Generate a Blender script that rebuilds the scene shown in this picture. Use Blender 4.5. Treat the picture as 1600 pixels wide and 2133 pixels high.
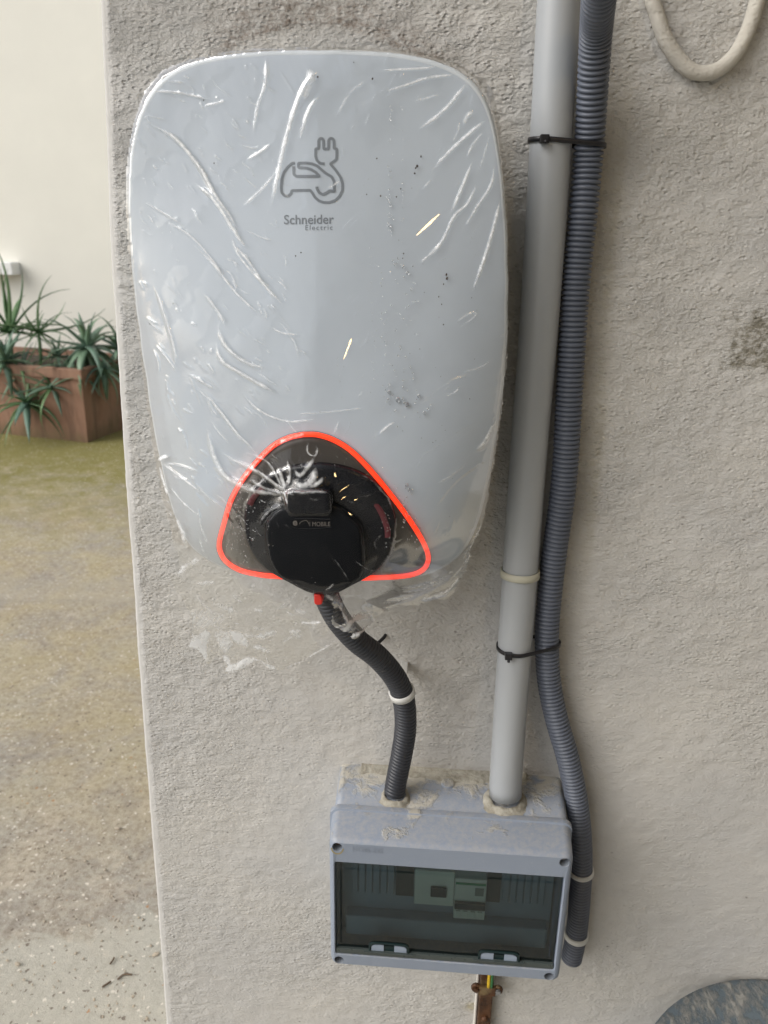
import bpy, bmesh, math, random
import numpy as np
from mathutils import Vector
random.seed(4); rng = np.random.default_rng(7)
for o in list(bpy.data.objects): bpy.data.objects.remove(o)
scene = bpy.context.scene
COL = scene.collection

# ------------------------------------------------------------ camera
F = 1610.0; CAMD = 0.84; CAMH = 1.40
_p = math.radians(19.4); _w = math.radians(4.1); _r = math.radians(0.8)
FW = np.array([-math.sin(_w)*math.cos(_p), math.cos(_w)*math.cos(_p), -math.sin(_p)])
_r0 = np.array([math.cos(_w), math.sin(_w), 0.0]); _u0 = np.cross(_r0, FW)
RT = _r0*math.cos(_r)+_u0*math.sin(_r); UP = _u0*math.cos(_r)-_r0*math.sin(_r)
CP = np.array([0.0, -CAMD, CAMH])
cam_d = bpy.data.cameras.new('camera'); cam = bpy.data.objects.new('camera', cam_d); COL.objects.link(cam)
from mathutils import Matrix
m = Matrix(((RT[0], UP[0], -FW[0], CP[0]), (RT[1], UP[1], -FW[1], CP[1]), (RT[2], UP[2], -FW[2], CP[2]), (0, 0, 0, 1)))
cam.matrix_world = m
cam_d.sensor_fit = 'VERTICAL'; cam_d.sensor_height = 36.0; cam_d.sensor_width = 27.0
cam_d.lens = F/2133*36; cam_d.clip_start = .02; cam_d.clip_end = 300
cam_d.dof.use_dof = True; cam_d.dof.focus_distance = .80; cam_d.dof.aperture_fstop = 9.0
scene.camera = cam

# ------------------------------------------------------------ light
SUN = Vector((-.66, -.40, .62)).normalized()
world = bpy.data.worlds.new('World'); scene.world = world; world.use_nodes = True
wn = world.node_tree.nodes; wl = world.node_tree.links
bg = wn['Background']
sky = wn.new('ShaderNodeTexSky'); sky.sky_type = 'NISHITA'; sky.sun_disc = False
sky.sun_elevation = math.asin(SUN.z); sky.sun_rotation = math.atan2(SUN.x, SUN.y)
sky.dust_density = 3.0; sky.air_density = 1.0; sky.ozone_density = 1.0
hs = wn.new('ShaderNodeHueSaturation'); hs.inputs['Saturation'].default_value = .42
wl.new(sky.outputs[0], hs.inputs['Color']); wl.new(hs.outputs[0], bg.inputs[0])
bg.inputs[1].default_value = .135
sd = bpy.data.lights.new('sun', 'SUN'); sd.energy = 1.55; sd.angle = math.radians(52); sd.color = (1, .975, .93)
so = bpy.data.objects.new('sun', sd); COL.objects.link(so)
so.rotation_euler = SUN.to_track_quat('Z', 'Y').to_euler(); so.location = (-4, -4, 6)
vs = scene.view_settings
vs.view_transform = 'Standard'; vs.look = 'None'; vs.gamma = 1; vs.use_curve_mapping = False
vs.exposure = 0.17
scene.render.engine = 'CYCLES'
cy = scene.cycles
cy.max_bounces = 10; cy.transparent_max_bounces = 24; cy.glossy_bounces = 5; cy.transmission_bounces = 8

# ------------------------------------------------------------ projection helpers
def at(px, py, y=0.0):
    px = np.asarray(px, float); py = np.asarray(py, float); y = np.asarray(y, float)
    d = RT*((px-800)/F)[..., None] + UP*((1066.5-py)/F)[..., None] + FW
    t = (y-CP[1])/d[..., 1]
    return CP + d*t[..., None]
def ground_at(px, py, z=0.0):
    d = RT*(px-800)/F + UP*(1066.5-py)/F + FW
    return CP + d*((z-CP[2])/d[2])

# ------------------------------------------------------------ noise (numpy)
def vnoise(x, y, seed=0):
    x = np.asarray(x, float); y = np.asarray(y, float)
    xi = np.floor(x).astype(np.int64); yi = np.floor(y).astype(np.int64)
    fx = x-xi; fy = y-yi; fx = fx*fx*fx*(fx*(fx*6-15)+10); fy = fy*fy*fy*(fy*(fy*6-15)+10)
    def h(a, b):
        n = (a*374761393 + b*668265263 + seed*1442695041) & 0x7fffffff
        n = ((n ^ (n >> 13))*1274126177) & 0x7fffffff
        return ((n ^ (n >> 16)) & 0xffff)/65535.0*2-1
    a = h(xi, yi); b = h(xi+1, yi); c = h(xi, yi+1); d = h(xi+1, yi+1)
    return (a*(1-fx)+b*fx)*(1-fy)+(c*(1-fx)+d*fx)*fy
def fbm(x, y, oct=4, seed=0, gain=.5):
    s = 0; a = 1; t = 0
    for i in range(oct):
        s = s+a*vnoise(x*2**i+i*17.3, y*2**i+i*9.1, seed+i); t += a; a *= gain
    return s/t
def sstep(a, b, x):
    t = np.clip((x-a)/(b-a), 0, 1); return t*t*(3-2*t)

# ------------------------------------------------------------ objects helpers
def tag(o, label=None, cat=None, group=None, kind=None):
    if label: o['label'] = label
    if cat: o['category'] = cat
    if group: o['group'] = group
    if kind: o['kind'] = kind
    return o
def empty(name, loc, label, cat, group=None):
    o = bpy.data.objects.new(name, None); o.location = loc; o.empty_display_size = .05
    COL.objects.link(o); bpy.context.view_layer.update()
    return tag(o, label, cat, group)
def world_loc(o):
    v = Vector((0, 0, 0))
    while o is not None: v = v+o.location; o = o.parent
    return v
def mk(name, verts, faces, mat, parent=None, smooth=False, origin=None, mats=None, midx=None):
    """a mesh object from world coordinates; origin at its centre or at the given point"""
    V = np.asarray(verts, dtype=np.float64).reshape(-1, 3)
    if origin is None: origin = (V.min(0)+V.max(0))/2
    origin = np.asarray(origin, float)
    me = bpy.data.meshes.new(name)
    me.from_pydata((V-origin).tolist(), [], [tuple(int(i) for i in f) for f in faces])
    if mats:
        for mm in mats: me.materials.append(mm)
        if midx is not None: me.polygons.foreach_set('material_index', midx)
    else: me.materials.append(mat)
    if smooth: me.polygons.foreach_set('use_smooth', [True]*len(me.polygons))
    me.validate(); me.update()
    o = bpy.data.objects.new(name, me); COL.objects.link(o)
    if parent is not None:
        o.parent = parent; o.location = Vector(origin)-world_loc(parent)
    else: o.location = origin
    return o
def mk_grid(name, P, mat, parent=None, smooth=True, mask=None, attrs=None):
    """grid mesh from array P[i,j,3] (world); mask drops quads"""
    n, k = P.shape[:2]
    idx = np.arange(n*k).reshape(n, k)
    q = np.stack([idx[:-1, :-1], idx[1:, :-1], idx[1:, 1:], idx[:-1, 1:]], -1)
    if mask is not None:
        ok = mask[:-1, :-1] & mask[1:, :-1] & mask[1:, 1:] & mask[:-1, 1:]
        q = q[ok]
    q = q.reshape(-1, 4)
    used, inv = np.unique(q, return_inverse=True); q = inv.reshape(-1, 4)
    V = P.reshape(-1, 3)[used]
    origin = (V.min(0)+V.max(0))/2
    me = bpy.data.meshes.new(name)
    me.vertices.add(len(V)); me.vertices.foreach_set('co', (V-origin).ravel())
    me.loops.add(q.size); me.loops.foreach_set('vertex_index', q.ravel().astype(np.int32))
    me.polygons.add(len(q)); me.polygons.foreach_set('loop_start', np.arange(0, q.size, 4, dtype=np.int32))
    me.polygons.foreach_set('loop_total', np.full(len(q), 4, dtype=np.int32))
    me.update(calc_edges=True)
    if smooth: me.polygons.foreach_set('use_smooth', [True]*len(q))
    if attrs:
        for kx, arr in attrs.items():
            a = me.attributes.new(kx, 'FLOAT', 'POINT'); a.data.foreach_set('value', arr.reshape(-1)[used].astype(np.float32))
    me.materials.append(mat)
    o = bpy.data.objects.new(name, me); COL.objects.link(o)
    if parent is not None:
        o.parent = parent; o.location = Vector(origin)-world_loc(parent)
    else: o.location = origin
    return o
def dup(o, parent, name=None):
    c = o.copy(); COL.objects.link(c); c.parent = parent
    return c
def box_vf(x0, x1, y0, y1, z0, z1, b=0.0):
    if b <= 0:
        V = [(x, y, z) for x in (x0, x1) for y in (y0, y1) for z in (z0, z1)]
        Fc = [(0, 1, 3, 2), (4, 6, 7, 5), (0, 4, 5, 1), (2, 3, 7, 6), (0, 2, 6, 4), (1, 5, 7, 3)]
        return V, Fc
    bm = bmesh.new(); bmesh.ops.create_cube(bm, size=1)
    for v in bm.verts:
        v.co = Vector(((x0+x1)/2+v.co.x*(x1-x0), (y0+y1)/2+v.co.y*(y1-y0), (z0+z1)/2+v.co.z*(z1-z0)))
    bmesh.ops.bevel(bm, geom=list(bm.edges), offset=b, segments=2, profile=.5, affect='EDGES')
    V = [tuple(v.co) for v in bm.verts]; Fc = [[v.index for v in f.verts] for f in bm.faces]
    bm.free(); return V, Fc
def box(name, x0, x1, y0, y1, z0, z1, mat, parent=None, b=0.0):
    V, Fc = box_vf(x0, x1, y0, y1, z0, z1, b)
    return mk(name, V, Fc, mat, parent, smooth=False)
def smooth_path(pts, step):
    P = np.array(pts, float); n = len(P)
    ext = np.vstack([2*P[0]-P[1], P, 2*P[-1]-P[-2]])
    out = []
    for i in range(n-1):
        p0, p1, p2, p3 = ext[i:i+4]
        L = np.linalg.norm(p2-p1); k = max(2, int(L/step*3)); t = np.linspace(0, 1, k, endpoint=False)[:, None]
        out.append(.5*((2*p1)+(-p0+p2)*t+(2*p0-5*p1+4*p2-p3)*t**2+(-p0+3*p1-3*p2+p3)*t**3))
    out.append(P[-1:]); Q = np.vstack(out)
    s = np.concatenate([[0], np.cumsum(np.linalg.norm(np.diff(Q, axis=0), axis=1))])
    m_ = max(2, int(round(s[-1]/step))+1); u = np.linspace(0, s[-1], m_)
    return np.stack([np.interp(u, s, Q[:, k]) for k in range(Q.shape[1])], 1)
def tube_vf(path, radii, seg=16, caps=True, wob=None):
    P = np.asarray(path, float); n = len(P)
    T = np.gradient(P, axis=0); T /= np.linalg.norm(T, axis=1)[:, None]
    a = np.cross(T[0], [0.3, 1, 0.1]); a /= np.linalg.norm(a); A = [a]
    for i in range(1, n):
        a = A[-1]-T[i]*(A[-1]@T[i]); A.append(a/np.linalg.norm(a))
    A = np.array(A); B = np.cross(T, A)
    th = np.linspace(0, 2*math.pi, seg, endpoint=False)
    R_ = np.broadcast_to(np.asarray(radii, float), (n,))
    R2 = R_[:, None] if wob is None else R_[:, None]+wob(n, th)
    V = P[:, None, :]+R2[..., None]*(np.cos(th)[None, :, None]*A[:, None, :]+np.sin(th)[None, :, None]*B[:, None, :])
    V = V.reshape(-1, 3); Fc = []
    for i in range(n-1):
        for j in range(seg):
            k = (j+1) % seg
            Fc.append((i*seg+j, i*seg+k, (i+1)*seg+k, (i+1)*seg+j))
    if caps: Fc.append(tuple(range(seg-1, -1, -1))); Fc.append(tuple((n-1)*seg+j for j in range(seg)))
    return V, Fc
def join_vf(parts):
    V = []; Fc = []; o = 0
    for v, f in parts:
        V.extend([tuple(q) for q in v]); Fc.extend([tuple(i+o for i in g) for g in f]); o += len(v)
    return V, Fc

# ------------------------------------------------------------ materials
def node_mat(name):
    mt = bpy.data.materials.new(name); mt.use_nodes = True
    nt = mt.node_tree; return mt, nt.nodes, nt.links, nt.nodes['Principled BSDF']
def N(nodes, typ, **kw):
    n = nodes.new(typ)
    for k, v in kw.items():
        if k in ('operation', 'blend_type', 'data_type', 'feature', 'attribute_name', 'noise_dimensions', 'distance', 'wave_type', 'bands_direction', 'clamp_factor'): setattr(n, k, v)
        else: n.inputs[k.replace('_', ' ')].default_value = v
    return n
def mixc(nodes, links, fac, a, b, blend='MIX'):
    n = nodes.new('ShaderNodeMix'); n.data_type = 'RGBA'; n.blend_type = blend
    for sock, val in ((n.inputs[0], fac), (n.inputs[6], a), (n.inputs[7], b)):
        if hasattr(val, 'is_linked') or hasattr(val, 'links'): links.new(val, sock)
        elif isinstance(val, (tuple, list)): sock.default_value = (*val[:3], 1)
        else: sock.default_value = val
    return n.outputs[2]
def ramp(nodes, links, src, p0, p1, c0=(0, 0, 0), c1=(1, 1, 1)):
    if p0 > p1: p0, p1, c0, c1 = p1, p0, c1, c0
    r_ = nodes.new('ShaderNodeValToRGB'); r_.color_ramp.elements[0].position = p0; r_.color_ramp.elements[1].position = p1
    r_.color_ramp.elements[0].color = (*c0, 1); r_.color_ramp.elements[1].color = (*c1, 1)
    links.new(src, r_.inputs[0]); return r_.outputs[0]
def math_(nodes, links, op, a, b=None, c=None):
    n = nodes.new('ShaderNodeMath'); n.operation = op
    for i, v in enumerate((a, b, c)):
        if v is None: continue
        if isinstance(v, (int, float)): n.inputs[i].default_value = v
        else: links.new(v, n.inputs[i])
    return n.outputs[0]
def geo_pos(nodes, links, scale=(1, 1, 1)):
    g = nodes.new('ShaderNodeNewGeometry'); mp = nodes.new('ShaderNodeMapping'); mp.inputs['Scale'].default_value = scale
    links.new(g.outputs['Position'], mp.inputs[0]); return mp.outputs[0]
def noise(nodes, links, vec, scale, detail=4, rough=.55, dist=0.0):
    n = nodes.new('ShaderNodeTexNoise'); n.inputs['Scale'].default_value = scale; n.inputs['Detail'].default_value = detail
    n.inputs['Roughness'].default_value = rough; n.inputs['Distortion'].default_value = dist
    links.new(vec, n.inputs['Vector']); return n.outputs['Fac']
def bump(nodes, links, h, dist, strength=1.0):
    b = nodes.new('ShaderNodeBump'); b.inputs['Distance'].default_value = dist; b.inputs['Strength'].default_value = strength
    links.new(h, b.inputs['Height']); return b.outputs[0]
def plastic(name, col, rough=.4, var=.12, vscale=30, spec=.5, dust=None, dustc=(.5, .47, .42), coat=0.0, bumpd=0.0002):
    mt, nd, lk, bs = node_mat(name)
    pos = geo_pos(nd, lk)
    n1 = noise(nd, lk, pos, vscale, 5)
    c = mixc(nd, lk, n1, tuple(x*(1-var) for x in col), tuple(min(1, x*(1+var)) for x in col))
    if dust is not None:
        n2 = noise(nd, lk, pos, 60, 8, .7)
        f = ramp(nd, lk, n2, dust, dust+.16)
        c = mixc(nd, lk, f, c, dustc)
    lk.new(c, bs.inputs['Base Color'])
    n3 = noise(nd, lk, pos, 140, 3)
    lk.new(math_(nd, lk, 'MULTIPLY_ADD', n3, .18, rough-.09), bs.inputs['Roughness'])
    bs.inputs['Specular IOR Level'].default_value = spec; bs.inputs['Coat Weight'].default_value = coat
    if bumpd: lk.new(bump(nd, lk, n3, bumpd, .6), bs.inputs['Normal'])
    return mt

# stucco of the pillar
def stucco(name, base, with_attr=True):
    mt, nd, lk, bs = node_mat(name)
    pos = geo_pos(nd, lk, (.82, 1, 1.2))
    big = noise(nd, lk, pos, 5.5, 4, .55)
    mid = noise(nd, lk, pos, 46, 4, .5)
    fine = noise(nd, lk, pos, 300, 5, .68, .0)
    grain = noise(nd, lk, pos, 620, 3, .6)
    c = mixc(nd, lk, ramp(nd, lk, big, .35, .68), tuple(x*.93 for x in base), (base[0]*1.05, base[1]*1.035, base[2]*1.0))
    c = mixc(nd, lk, math_(nd, lk, 'MULTIPLY', ramp(nd, lk, mid, .5, .75), .22), c, (base[0]*.82, base[1]*.78, base[2]*.74))
    # dark pin pricks
    vo = nd.new('ShaderNodeTexVoronoi'); vo.inputs['Scale'].default_value = 75; lk.new(pos, vo.inputs['Vector'])
    sp = math_(nd, lk, 'MULTIPLY', ramp(nd, lk, vo.outputs['Distance'], .07, .15, (1, 1, 1), (0, 0, 0)), ramp(nd, lk, noise(nd, lk, pos, 26, 3), .55, .64))
    c = mixc(nd, lk, math_(nd, lk, 'MULTIPLY', sp, .6), c, (.10, .08, .07))
    if with_attr:
        def attr(nm):
            a = nd.new('ShaderNodeAttribute'); a.attribute_name = nm; return a.outputs['Fac']
        brk = noise(nd, lk, pos, 120, 6, .75)
        dirt = math_(nd, lk, 'MULTIPLY', math_(nd, lk, 'MULTIPLY', attr('dirt'), .72), ramp(nd, lk, brk, .38, .72))
        c = mixc(nd, lk, math_(nd, lk, 'MINIMUM', dirt, .85), c, (.15, .105, .072))
        brk2 = noise(nd, lk, pos, 120, 5, .7)
        mo = math_(nd, lk, 'ADD', attr('mold'), math_(nd, lk, 'MULTIPLY_ADD', brk2, 4.2, -2.75))
        mo = math_(nd, lk, 'MULTIPLY', ramp(nd, lk, mo, .0, .75), math_(nd, lk, 'MINIMUM', math_(nd, lk, 'MULTIPLY', attr('mold'), 2.5), .72))
        c = mixc(nd, lk, mo, c, (.13, .115, .07))
        ye = math_(nd, lk, 'MULTIPLY', attr('yellow'), ramp(nd, lk, brk, .3, .6))
        c = mixc(nd, lk, ye, c, (.36, .31, .17))
        c = mixc(nd, lk, attr('bead'), c, (base[0]*1.03, base[1]*1.03, base[2]*1.03))
        amp = attr('rough')
    else:
        v = nd.new('ShaderNodeValue'); v.outputs[0].default_value = .25; amp = v.outputs[0]
    lk.new(c, bs.inputs['Base Color'])
    bs.inputs['Roughness'].default_value = .85; bs.inputs['Specular IOR Level'].default_value = .25
    # relief: worm-like ridges and pits a few millimetres across
    vo2 = nd.new('ShaderNodeTexVoronoi'); vo2.feature = 'SMOOTH_F1'; vo2.inputs['Scale'].default_value = 260
    vo2.inputs['Smoothness'].default_value = .4
    wp = nd.new('ShaderNodeVectorMath'); wp.operation = 'MULTIPLY_ADD'
    nz = nd.new('ShaderNodeTexNoise'); nz.inputs['Scale'].default_value = 90; nz.inputs['Detail'].default_value = 2; lk.new(pos, nz.inputs['Vector'])
    lk.new(nz.outputs['Color'], wp.inputs[0]); wp.inputs[1].default_value = (.004, .004, .004); lk.new(pos, wp.inputs[2])
    lk.new(wp.outputs[0], vo2.inputs['Vector'])
    h1 = math_(nd, lk, 'MULTIPLY', ramp(nd, lk, fine, .30, .70), 1.15)
    patch = math_(nd, lk, 'MULTIPLY_ADD', ramp(nd, lk, noise(nd, lk, pos, 16, 4, .6), .35, .65), .75, .3)
    h = math_(nd, lk, 'ADD', h1, math_(nd, lk, 'MULTIPLY', vo2.outputs['Distance'], -.45))
    h = math_(nd, lk, 'ADD', h, math_(nd, lk, 'MULTIPLY', grain, .22))
    h = math_(nd, lk, 'MULTIPLY', math_(nd, lk, 'MULTIPLY', h, patch), amp)
    h = math_(nd, lk, 'ADD', h, math_(nd, lk, 'MULTIPLY', mid, .30))
    vp = nd.new('ShaderNodeTexVoronoi'); vp.inputs['Scale'].default_value = 185; lk.new(pos, vp.inputs['Vector'])
    pit = math_(nd, lk, 'MULTIPLY', ramp(nd, lk, vp.outputs['Distance'], .08, .42), 1.5)
    pit = math_(nd, lk, 'MULTIPLY', math_(nd, lk, 'MULTIPLY', pit, amp), ramp(nd, lk, noise(nd, lk, pos, 55, 3), .38, .58))
    h = math_(nd, lk, 'ADD', h, pit)
    lk.new(bump(nd, lk, h, .0016, 1.0), bs.inputs['Normal'])
    return mt
WALLC = (.54, .533, .518)
M_stucco = stucco('stucco_paint', WALLC)
M_cable_paint = stucco('painted_over_cable', (.54, .52, .475), False)
def simple_paint(name, col, rough=.8, sc=3, var=.05, bd=.001, bsc=60):
    mt, nd, lk, bs = node_mat(name); pos = geo_pos(nd, lk)
    n1 = noise(nd, lk, pos, sc, 6, .6)
    lk.new(mixc(nd, lk, n1, tuple(x*(1-var) for x in col), tuple(min(.95, x*(1+var)) for x in col)), bs.inputs['Base Color'])
    bs.inputs['Roughness'].default_value = rough
    lk.new(bump(nd, lk, noise(nd, lk, pos, bsc, 5), bd), bs.inputs['Normal']); return mt
M_cream = simple_paint('cream_house_paint', (.84, .82, .74))
M_white = simple_paint('white_paint', (.86, .86, .84), .6)
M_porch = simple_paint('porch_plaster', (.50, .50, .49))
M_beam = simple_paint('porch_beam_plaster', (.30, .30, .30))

def ground_mat():
    mt, nd, lk, bs = node_mat('old_concrete'); pos = geo_pos(nd, lk)
    sep = nd.new('ShaderNodeSeparateXYZ'); lk.new(pos, sep.inputs[0])
    n1 = noise(nd, lk, pos, 1.9, 6, .66, .5); n2 = noise(nd, lk, pos, 9, 7, .72, .3); n3 = noise(nd, lk, pos, 52, 8, .82); n4 = noise(nd, lk, pos, 330, 3, .7)
    nB = noise(nd, lk, pos, 3.7, 6, .7, .6)
    c = mixc(nd, lk, ramp(nd, lk, n1, .38, .62), (.44, .37, .265), (.45, .415, .35))
    c = mixc(nd, lk, math_(nd, lk, 'MULTIPLY', ramp(nd, lk, nB, .44, .66), .60), c, (.27, .255, .23))
    c = mixc(nd, lk, math_(nd, lk, 'MULTIPLY', ramp(nd, lk, n2, .50, .62), .55), c, (.54, .47, .37))
    c = mixc(nd, lk, math_(nd, lk, 'MULTIPLY', ramp(nd, lk, n2, .40, .30), .45), c, (.24, .17, .115))
    patch = math_(nd, lk, 'ADD', math_(nd, lk, 'MULTIPLY', sep.outputs[1], -1.6), math_(nd, lk, 'MULTIPLY_ADD', n1, 1.2, .33))
    patch = math_(nd, lk, 'ADD', patch, math_(nd, lk, 'MULTIPLY', sep.outputs[0], .55))
    pm = math_(nd, lk, 'MULTIPLY', ramp(nd, lk, patch, .0, .05), .8)
    c = mixc(nd, lk, pm, c, (.50, .485, .42))
    c = mixc(nd, lk, math_(nd, lk, 'MULTIPLY', ramp(nd, lk, n3, .47, .60), math_(nd, lk, 'MULTIPLY_ADD', pm, -.5, .60)), c, (.20, .155, .11))
    c = mixc(nd, lk, math_(nd, lk, 'MULTIPLY', ramp(nd, lk, n3, .44, .34), .60), c, (.60, .54, .44))
    far = math_(nd, lk, 'MULTIPLY_ADD', sep.outputs[1], .30, -.98)
    mo = math_(nd, lk, 'ADD', far, math_(nd, lk, 'MULTIPLY_ADD', n2, 1.3, -.40))
    y2 = math_(nd, lk, 'MULTIPLY', ramp(nd, lk, sep.outputs[1], .45, 1.8), ramp(nd, lk, nB, .62, .36))
    c = mixc(nd, lk, math_(nd, lk, 'MULTIPLY', y2, .42), c, (.40, .34, .16))
    c = mixc(nd, lk, math_(nd, lk, 'MULTIPLY', ramp(nd, lk, mo, .0, .45), .95), c, (.20, .18, .045))
    # the filled joint across the yard is greyer
    jn = math_(nd, lk, 'SUBTRACT', sep.outputs[1], math_(nd, lk, 'MULTIPLY_ADD', sep.outputs[0], .10, 2.12))
    jn = math_(nd, lk, 'ABSOLUTE', math_(nd, lk, 'ADD', jn, math_(nd, lk, 'MULTIPLY_ADD', n1, .5, -.25)))
    c = mixc(nd, lk, math_(nd, lk, 'MULTIPLY', ramp(nd, lk, jn, .10, .16, (1, 1, 1), (0, 0, 0)), .35), c, (.40, .365, .31))
    vo = nd.new('ShaderNodeTexVoronoi'); vo.inputs['Scale'].default_value = 120; dv = nd.new('ShaderNodeTexNoise'); dv.inputs['Scale'].default_value = 150; lk.new(pos, dv.inputs['Vector']); da = nd.new('ShaderNodeVectorMath'); da.operation = 'MULTIPLY_ADD'; lk.new(dv.outputs['Color'], da.inputs[0]); da.inputs[1].default_value = (.012, .012, .012); lk.new(pos, da.inputs[2]); lk.new(da.outputs[0], vo.inputs['Vector'])
    sc = nd.new('ShaderNodeSeparateColor'); lk.new(vo.outputs['Color'], sc.inputs[0])
    sz = math_(nd, lk, 'MULTIPLY_ADD', math_(nd, lk, 'POWER', sc.outputs[1], 4.0), .42, .05)
    grain = math_(nd, lk, 'LESS_THAN', vo.outputs['Distance'], sz)
    gc = mixc(nd, lk, ramp(nd, lk, sc.outputs[0], .50, .52), (.13, .095, .07), (.78, .73, .64))
    gc = mixc(nd, lk, math_(nd, lk, 'GREATER_THAN', sc.outputs[2], .95), gc, (.42, .20, .07))
    c = mixc(nd, lk, math_(nd, lk, 'MULTIPLY', grain, .75), c, gc)
    lk.new(c, bs.inputs['Base Color']); bs.inputs['Roughness'].default_value = .85
    h = math_(nd, lk, 'ADD', math_(nd, lk, 'MULTIPLY', n3, .8), math_(nd, lk, 'MULTIPLY', n4, .5))
    lk.new(bump(nd, lk, h, .003), bs.inputs['Normal']); return mt
M_ground = ground_mat()
M_pebble = plastic('pebble_stone', (.42, .36, .28), .8, .5, 90)
M_twig = plastic('dry_twig', (.12, .08, .05), .8)

# ------------------------------------------------------------ setting
def sheet(name, x0, x1, y0, y1, z, mat, kind='structure', div=1):
    xs = np.linspace(x0, x1, div+1); ys = np.linspace(y0, y1, div+1)
    X, Y = np.meshgrid(xs, ys, indexing='ij')
    P = np.stack([X, Y, np.full_like(X, z)], -1)
    o = mk_grid(name, P, mat); o['kind'] = kind; return o
gxs = np.concatenate([np.linspace(-60, -5, 12), np.arange(-4.95, 1.2, .03), np.linspace(1.3, 60, 14)])
gys = np.concatenate([np.linspace(-60, -1, 10), np.arange(-.95, 5.2, .03), np.linspace(5.3, 60, 12)])
GX, GY = np.meshgrid(gxs, gys, indexing='ij')
GZ = .006*fbm(GX*2.2, GY*2.2, 5, 3)+.002*fbm(GX*11, GY*11, 3, 8)
# the casting joint that runs across the yard
jl = GY-(1.93+.06*vnoise(GX*2.5, GX*0+3.3, 5)+.10*(GX+1.5))
GZ = GZ-.010*np.exp(-(jl/.022)**2)*(GX > -6)*(GX < 3)
ground = mk_grid('ground', np.stack([GX, GY, GZ], -1), M_ground); ground['kind'] = 'structure'

# the pillar wall the charger hangs on: one grid, finer where the photograph looks
def edge_x(z):
    return np.interp(z, [0, .25, .756, 1.131, 1.42, 1.61, 2.7], [-.395, -.3888, -.3763, -.3654, -.3545, -.3412, -.315])
sfine = np.arange(.010, 1.06, .0028)
s_arc = [0.0]*0
ss = np.concatenate([sfine, np.linspace(1.08, 3.0, 24)])
zz = np.concatenate([np.linspace(0, .16, 8), np.arange(.19, 1.76, .0028), np.linspace(1.79, 2.70, 20)])
RB = .006
# wrapped columns: back of the end face, then the rounded corner, then the front
cols = [(-1, .30), (-1, .15), (-1, .06)] + [(a, None) for a in np.linspace(0, math.pi/2, 7)]
Pw = np.zeros((len(cols)+len(ss), len(zz), 3))
EX = edge_x(zz) + .0011*fbm(zz*12, zz*0+1.5, 3, 2) + .0003*fbm(zz*120, zz*0+5, 2, 4)
for i, (a, b) in enumerate(cols):
    if a == -1: Pw[i, :, 0] = EX; Pw[i, :, 1] = b
    else: Pw[i, :, 0] = EX+RB*(1-math.cos(a)); Pw[i, :, 1] = RB*(1-math.sin(a))
    Pw[i, :, 2] = zz
for i, s in enumerate(ss):
    x = -.3654+s + (EX+.3654)*math.exp(-max(0, s-.008)/.25)
    Pw[len(cols)+i, :, 0] = x; Pw[len(cols)+i, :, 2] = zz
k0 = len(cols)
XX = Pw[k0:, :, 0]; ZZ = Pw[k0:, :, 2]
und = .0016*fbm(XX*9, ZZ*9, 3, 11)+.0005*fbm(XX*38, ZZ*38, 3, 12)+.0003*fbm(XX*110, ZZ*130, 3, 13)
und *= sstep(.004, .02, XX-EX[None, :])
Pw[k0:, :, 1] = -und
Pw[:k0, :, 1] += .0004*fbm(Pw[:k0, :, 0]*50+Pw[:k0, :, 1]*90, Pw[:k0, :, 2]*70, 2, 5)
shp = Pw.shape[:2]; AX = Pw[..., 0]; AZ = Pw[..., 2]
def wz(px, py): q = at(px, py, 0.0); return q[0], q[2]
def blob(px, py, rx, rz, ang=0, pw=2):
    cx, cz = wz(px, py); dx = AX-cx; dz = AZ-cz; c_, s_ = math.cos(ang), math.sin(ang)
    u = (dx*c_+dz*s_)/rx; v = (-dx*s_+dz*c_)/rz
    return np.exp(-(u*u+v*v)**(pw/2))
dirt = np.zeros(shp)
# sooty arc over the older round plaster patch above the charger
pc = np.array([wz(*q) for q in [(480, 88), (560, 60), (660, 46), (760, 64), (840, 100), (900, 128)]])
th = np.array([wz(*q) for q in [(470, 105), (520, 72), (600, 52), (680, 45), (760, 62), (820, 90), (880, 124), (930, 150)]])
dmin = np.full(shp, 9.0); above = np.zeros(shp)
for a, b in zip(th[:-1], th[1:]):
    d = b-a; L = d@d; t = np.clip(((AX-a[0])*d[0]+(AZ-a[1])*d[1])/L, 0, 1)
    ex = AX-(a[0]+t*d[0]); ez = AZ-(a[1]+t*d[1]); dd = np.hypot(ex, ez); side = (d[0]*ez-d[1]*ex) > 0
    upd = dd < dmin; dmin = np.where(upd, dd, dmin); above = np.where(upd, side, above)
nn = .5+.5*fbm(AX*30, AZ*30, 4, 21)
dirt += np.where(above > 0, np.exp(-dmin/(.008+.020*nn)), np.exp(-(dmin/.004)**2))*1.3*sstep(.12, .5, nn+.15)
dirt += .9*blob(640, 8, .075, .016)*nn*1.2+.5*blob(520, 70, .03, .022)+.6*blob(875, 118, .03, .012, -.5)+.45*blob(780, 40, .06, .02, -.3)
for q in [(1560, 60, .02, .006), (1555, 150, .006, .004), (1578, 172, .003, .003), (1525, 190, .002, .002), (1440, 195, .002, .002), (1350, 110, .006, .004)]: dirt += .7*blob(*q)
dirt += .35*blob(1100, 1610, .05, .006)+.5*blob(930, 1597, .09, .0025)+.8*blob(1120, 1607, .02, .004)
dirt += .25*blob(560, 1240, .05, .012)+.25*blob(960, 1240, .05, .02)
mold = .12*blob(1570, 720, .06, .05)+1.05*blob(1590, 690, .018, .026, .9)+.62*blob(1500, 668, .018, .006, .9)+.6*blob(1557, 605, .003, .009)+.72*blob(1590, 745, .036, .020)+.50*blob(1530, 758, .032, .014, .4)+.42*blob(1560, 700, .035, .03)
mold += .0*AX
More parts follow.
